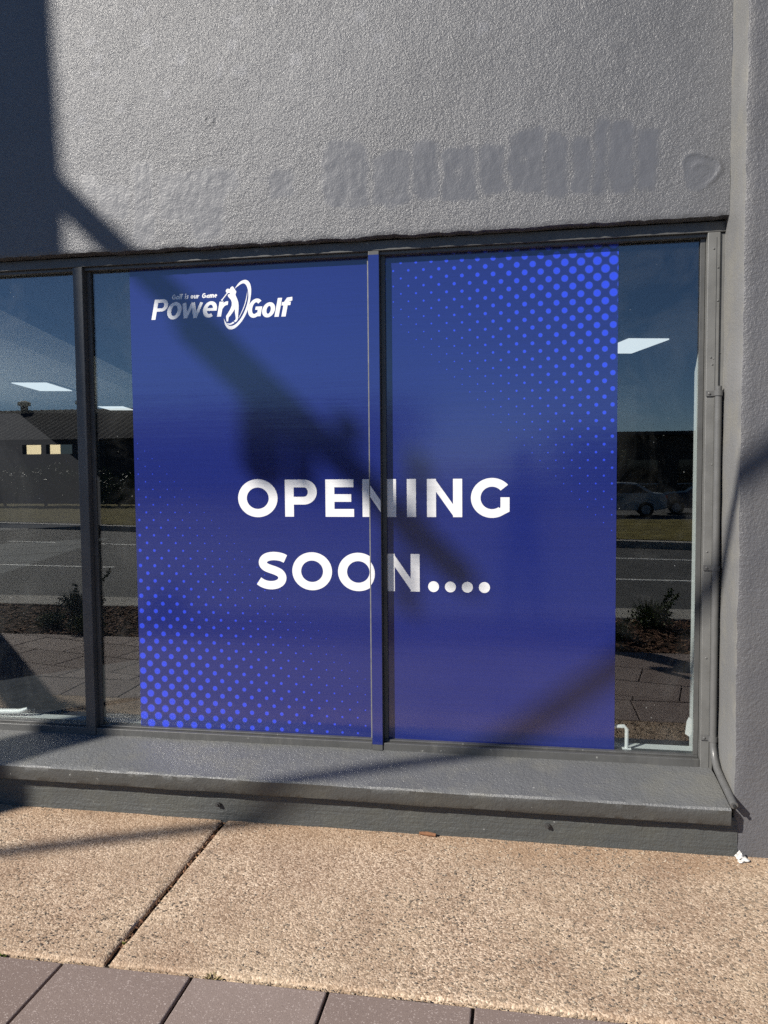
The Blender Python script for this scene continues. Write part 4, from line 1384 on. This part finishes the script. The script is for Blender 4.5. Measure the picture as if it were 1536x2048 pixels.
lt['kind'] = 'stuff'
lt['label'] = 'brown leaf litter caught in the slab joint'
# white plastic bits behind the glass
br = tag(empty('door_handle', (0.489, 0.352, 0.296)), 'white plastic pull handle standing behind the right pane', 'handle')
MB().tube([(-0.065, 0, 0.105), (-0.012, 0, 0.108), (0.0, 0, 0.096), (0.0, 0, 0.0)], 0.009, 10).build('grip', 'plastic', br, True)
MB().box(-0.02, 0.02, -0.012, 0.012, 0.0, 0.008).build('foot', 'plastic', br, bevel=0.002)
MB().tube([(-0.065, 0, 0.105), (-0.065, 0, 0.0)], 0.009, 10).build('grip', 'plastic', br, True)
stk = MB().add([(0.742, 0.341, 0.385), (0.762, 0.341, 0.372), (0.770, 0.341, 0.40), (0.769, 0.341, 0.455), (0.757, 0.341, 0.462), (0.748, 0.341, 0.44),
                (0.742, 0.346, 0.385), (0.762, 0.346, 0.372), (0.770, 0.346, 0.40), (0.769, 0.346, 0.455), (0.757, 0.346, 0.462), (0.748, 0.346, 0.44)],
               [(0, 1, 2, 3, 4, 5), (11, 10, 9, 8, 7, 6)] + [(i, (i + 1) % 6, 6 + (i + 1) % 6, 6 + i) for i in range(6)]).build('torn_sticker', 'plastic')
tag(stk, 'torn white sticker inside the right pane near its lower corner', 'sticker')
bd = MB().tube([(-2.78, 0.385, 0.315), (-2.60, 0.38, 0.325), (-2.555, 0.38, 0.342)], [0.016, 0.014, 0.008], 10).build('plastic_tube', 'plastic', None, True)
tag(bd, 'white plastic tube lying behind the leftmost pane', 'tube')

# ------------------------------------------------------------------ the photographer, seen only as a faint reflection and a shadow
def person():
    o = tag(empty('person', (0.03, -3.86, -0.006)), 'person in dark clothes holding up a phone, faintly reflected in the dotted poster', 'person')
    J = {'pel': (0, 0, 0.95, .15, .11), 'wst': (0, -.01, 1.08, .145, .105), 'chs': (0, -.02, 1.28, .17, .12), 'nkb': (0, -.01, 1.44, .075, .07), 'nck': (0, .0, 1.50, .055, .058),
         'hd0': (0, .03, 1.57, .068, .085), 'hd1': (0, .035, 1.65, .078, .098), 'hd2': (0, .03, 1.73, .055, .07)}
    for s, n in ((-1, 'l'), (1, 'r')):
        J.update({n + 'hip': (s * .09, 0, .90, .095, .10), n + 'kne': (s * .12, .02, .50, .06, .065), n + 'ank': (s * .14, 0, .10, .042, .045), n + 'toe': (s * .16, .15, .04, .04, .032),
                  n + 'shd': (s * .19, -.01, 1.40, .065, .065), n + 'elb': (s * .24, .16, 1.20, .045, .045), n + 'wri': (s * .085, .36, 1.49, .03, .028), n + 'plm': (s * .068, .43, 1.545, .034, .022)})
        for k in range(4):
            J[n + 'f%da' % k] = (s * (.062 - .002 * k), .462, 1.535 + .020 * k, .010, .010)
            J[n + 'f%db' % k] = (s * (.040 - .003 * k), .470 + .0, 1.537 + .021 * k, .008, .008)
        J[n + 't1'] = (s * .045, .445, 1.575, .011, .011)
        J[n + 't2'] = (s * .030, .455, 1.600, .009, .009)
    E_ = [('pel', 'wst'), ('wst', 'chs'), ('chs', 'nkb'), ('nkb', 'nck'), ('nck', 'hd0'), ('hd0', 'hd1'), ('hd1', 'hd2')]
    for n in 'lr':
        E_ += [('pel', n + 'hip'), (n + 'hip', n + 'kne'), (n + 'kne', n + 'ank'), (n + 'ank', n + 'toe'), ('chs', n + 'shd'), (n + 'shd', n + 'elb'), (n + 'elb', n + 'wri'), (n + 'wri', n + 'plm'), (n + 'plm', n + 't1'), (n + 't1', n + 't2')]
        for k in range(4):
            E_ += [(n + 'plm', n + 'f%da' % k), (n + 'f%da' % k, n + 'f%db' % k)]
    keys = list(J)
    me = bpy.data.meshes.new('body')
    me.from_pydata([J[k][:3] for k in keys], [(keys.index(a), keys.index(b)) for a, b in E_], [])
    b = bpy.data.objects.new('body', me)
    C.objects.link(b)
    sk = b.modifiers.new('skin', 'SKIN')
    for i, k in enumerate(keys):
        sv_ = me.skin_vertices[0].data[i]
        sv_.radius = J[k][3:5]
        sv_.use_root = (k == 'pel')
    ss = b.modifiers.new('sub', 'SUBSURF')
    ss.levels = ss.render_levels = 2
    dg = bpy.context.evaluated_depsgraph_get()
    m2 = bpy.data.meshes.new_from_object(b.evaluated_get(dg))
    bpy.data.objects.remove(b)
    m2.shade_smooth()
    for mname in ('skin', 'shirt', 'trousers', 'shoe'):
        m2.materials.append(MAT[mname])
    for p in m2.polygons:
        c = p.center
        if c.z < 0.09:
            p.material_index = 3
        elif c.z < 0.98:
            p.material_index = 2
        elif c.z < 1.46 and (abs(c.x) < 0.185 or c.y < 0.10):
            p.material_index = 1
        else:
            p.material_index = 0
    b = bpy.data.objects.new('body', m2)
    C.objects.link(b)
    b.parent = o
    hb = MB().lathe([(0.088, 0.0), (0.100, 0.03), (0.096, 0.08), (0.07, 0.12), (0.02, 0.138)], (0, 0.012, 1.665), 18)
    hb.build('hair', 'hair', o, True)
    nb = MB().add([(-.014, .128, 1.60), (.014, .128, 1.60), (0, .150, 1.605), (0, .125, 1.65)], [(0, 1, 2), (0, 2, 3), (1, 3, 2), (0, 3, 1)])
    nb.build('nose', 'skin', o)
    return o
MAT['skin'] = simple('skin_tone', (0.42, 0.26, 0.19), 0.5, 0.4, 0.05)
MAT['shirt'] = simple('dark_shirt', (0.025, 0.03, 0.05), 0.9, 0.2, 0.1)
MAT['trousers'] = simple('dark_trousers', (0.03, 0.03, 0.035), 0.9, 0.2, 0.1)
MAT['shoe'] = simple('dark_shoe', (0.02, 0.02, 0.02), 0.6, 0.3, 0.1)
MAT['hair'] = simple('dark_hair', (0.025, 0.018, 0.012), 0.6, 0.3, 0.2)
MAT['phone'] = simple('black_phone', (0.01, 0.01, 0.012), 0.15, 0.5, 0.02)
person()
ph = MB().box(-0.036, 0.036, -0.004, 0.004, -0.13, 0.018).build('phone', 'phone', None, bevel=0.003, loc=(0.0, -3.372, 1.60))
tag(ph, 'black phone held up in both hands of the reflected person', 'phone')

# ------------------------------------------------------------------ exposed stones in the slab and grit along the edges
t = NT('exposed_stone')
pw = t.n('TexWhiteNoise', {'noise_dimensions': '3D'}, Vector=t.n('VectorMath', {'operation': 'SNAP'}, i0=t.pos(), i1=(0.02, 0.02, 1.0)).outputs[0]).outputs[0]
MAT['stone'] = t.pbr(t.ramp(pw, (0.0, (0.10, 0.085, 0.07)), (0.4, (0.20, 0.16, 0.12)), (0.75, (0.30, 0.235, 0.17)), (1.0, (0.52, 0.44, 0.34))), 0.75, 0.3)
def stones(n, density, rmin, rmax, rise):
    mb = MB()
    k = 0
    while k < n:
        x, y = random.uniform(-2.6, 1.25), random.uniform(-1.035, -0.02)
        if abs(x + 1.32) < 0.015:
            continue
        d = density(x, y) + 0.30 * fbm(x * 2.2, y * 2.2, 6.0)
        if random.random() > d:
            k += 0.15
            continue
        r = random.uniform(rmin, rmax)
        a = random.uniform(0, 3.14)
        e = random.uniform(0.55, 0.95)
        ring = []
        for q in range(6):
            an = a + q * 1.0472 + random.uniform(-0.25, 0.25)
            rr = r * random.uniform(0.8, 1.1)
            ux, uy = math.cos(an) * rr, math.sin(an) * rr * e
            ring.append((x + ux, y + uy, -0.003))
        top = [(x + (p[0] - x) * 0.6, y + (p[1] - y) * 0.6, rise * random.uniform(0.6, 1.1) + 0.0015) for p in ring]
        mb.add(ring + top, [(q, (q + 1) % 6, 6 + (q + 1) % 6, 6 + q) for q in range(6)] + [(6, 7, 8, 9, 10, 11)])
        k += 1
    return mb
st = stones(6500, lambda x, y: 0.02 + 0.34 * max(0, x + 1.0) / 2 + 0.22 * max(0, -y - 0.2), 0.0035, 0.0075, 0.0016).build('exposed_stones', 'stone', foot)
st['kind'] = 'stuff'
gr = MB()
for k in range(900):
    if k % 3:
        x, y = random.uniform(-2.4, 1.2), -1.058 + random.gauss(0, 0.006)
        z = -0.010
    else:
        x, y = random.uniform(-2.4, 1.0), -0.012 - abs(random.gauss(0, 0.012))
        z = 0.0
    r = random.uniform(0.0012, 0.004)
    a = random.uniform(0, 3.14)
    c_, s_ = math.cos(a) * r, math.sin(a) * r
    gr.add([(x + c_, y + s_, z), (x - s_, y + c_, z), (x - c_, y - s_, z), (x + s_, y - c_, z), (x, y, z + r * 1.2)], [(0, 1, 4), (1, 2, 4), (2, 3, 4), (3, 0, 4)])
gt = gr.build('grit', 'stone', None)
gt['kind'] = 'stuff'
gt['label'] = 'loose grit along the slab edge and the foot of the plinth'
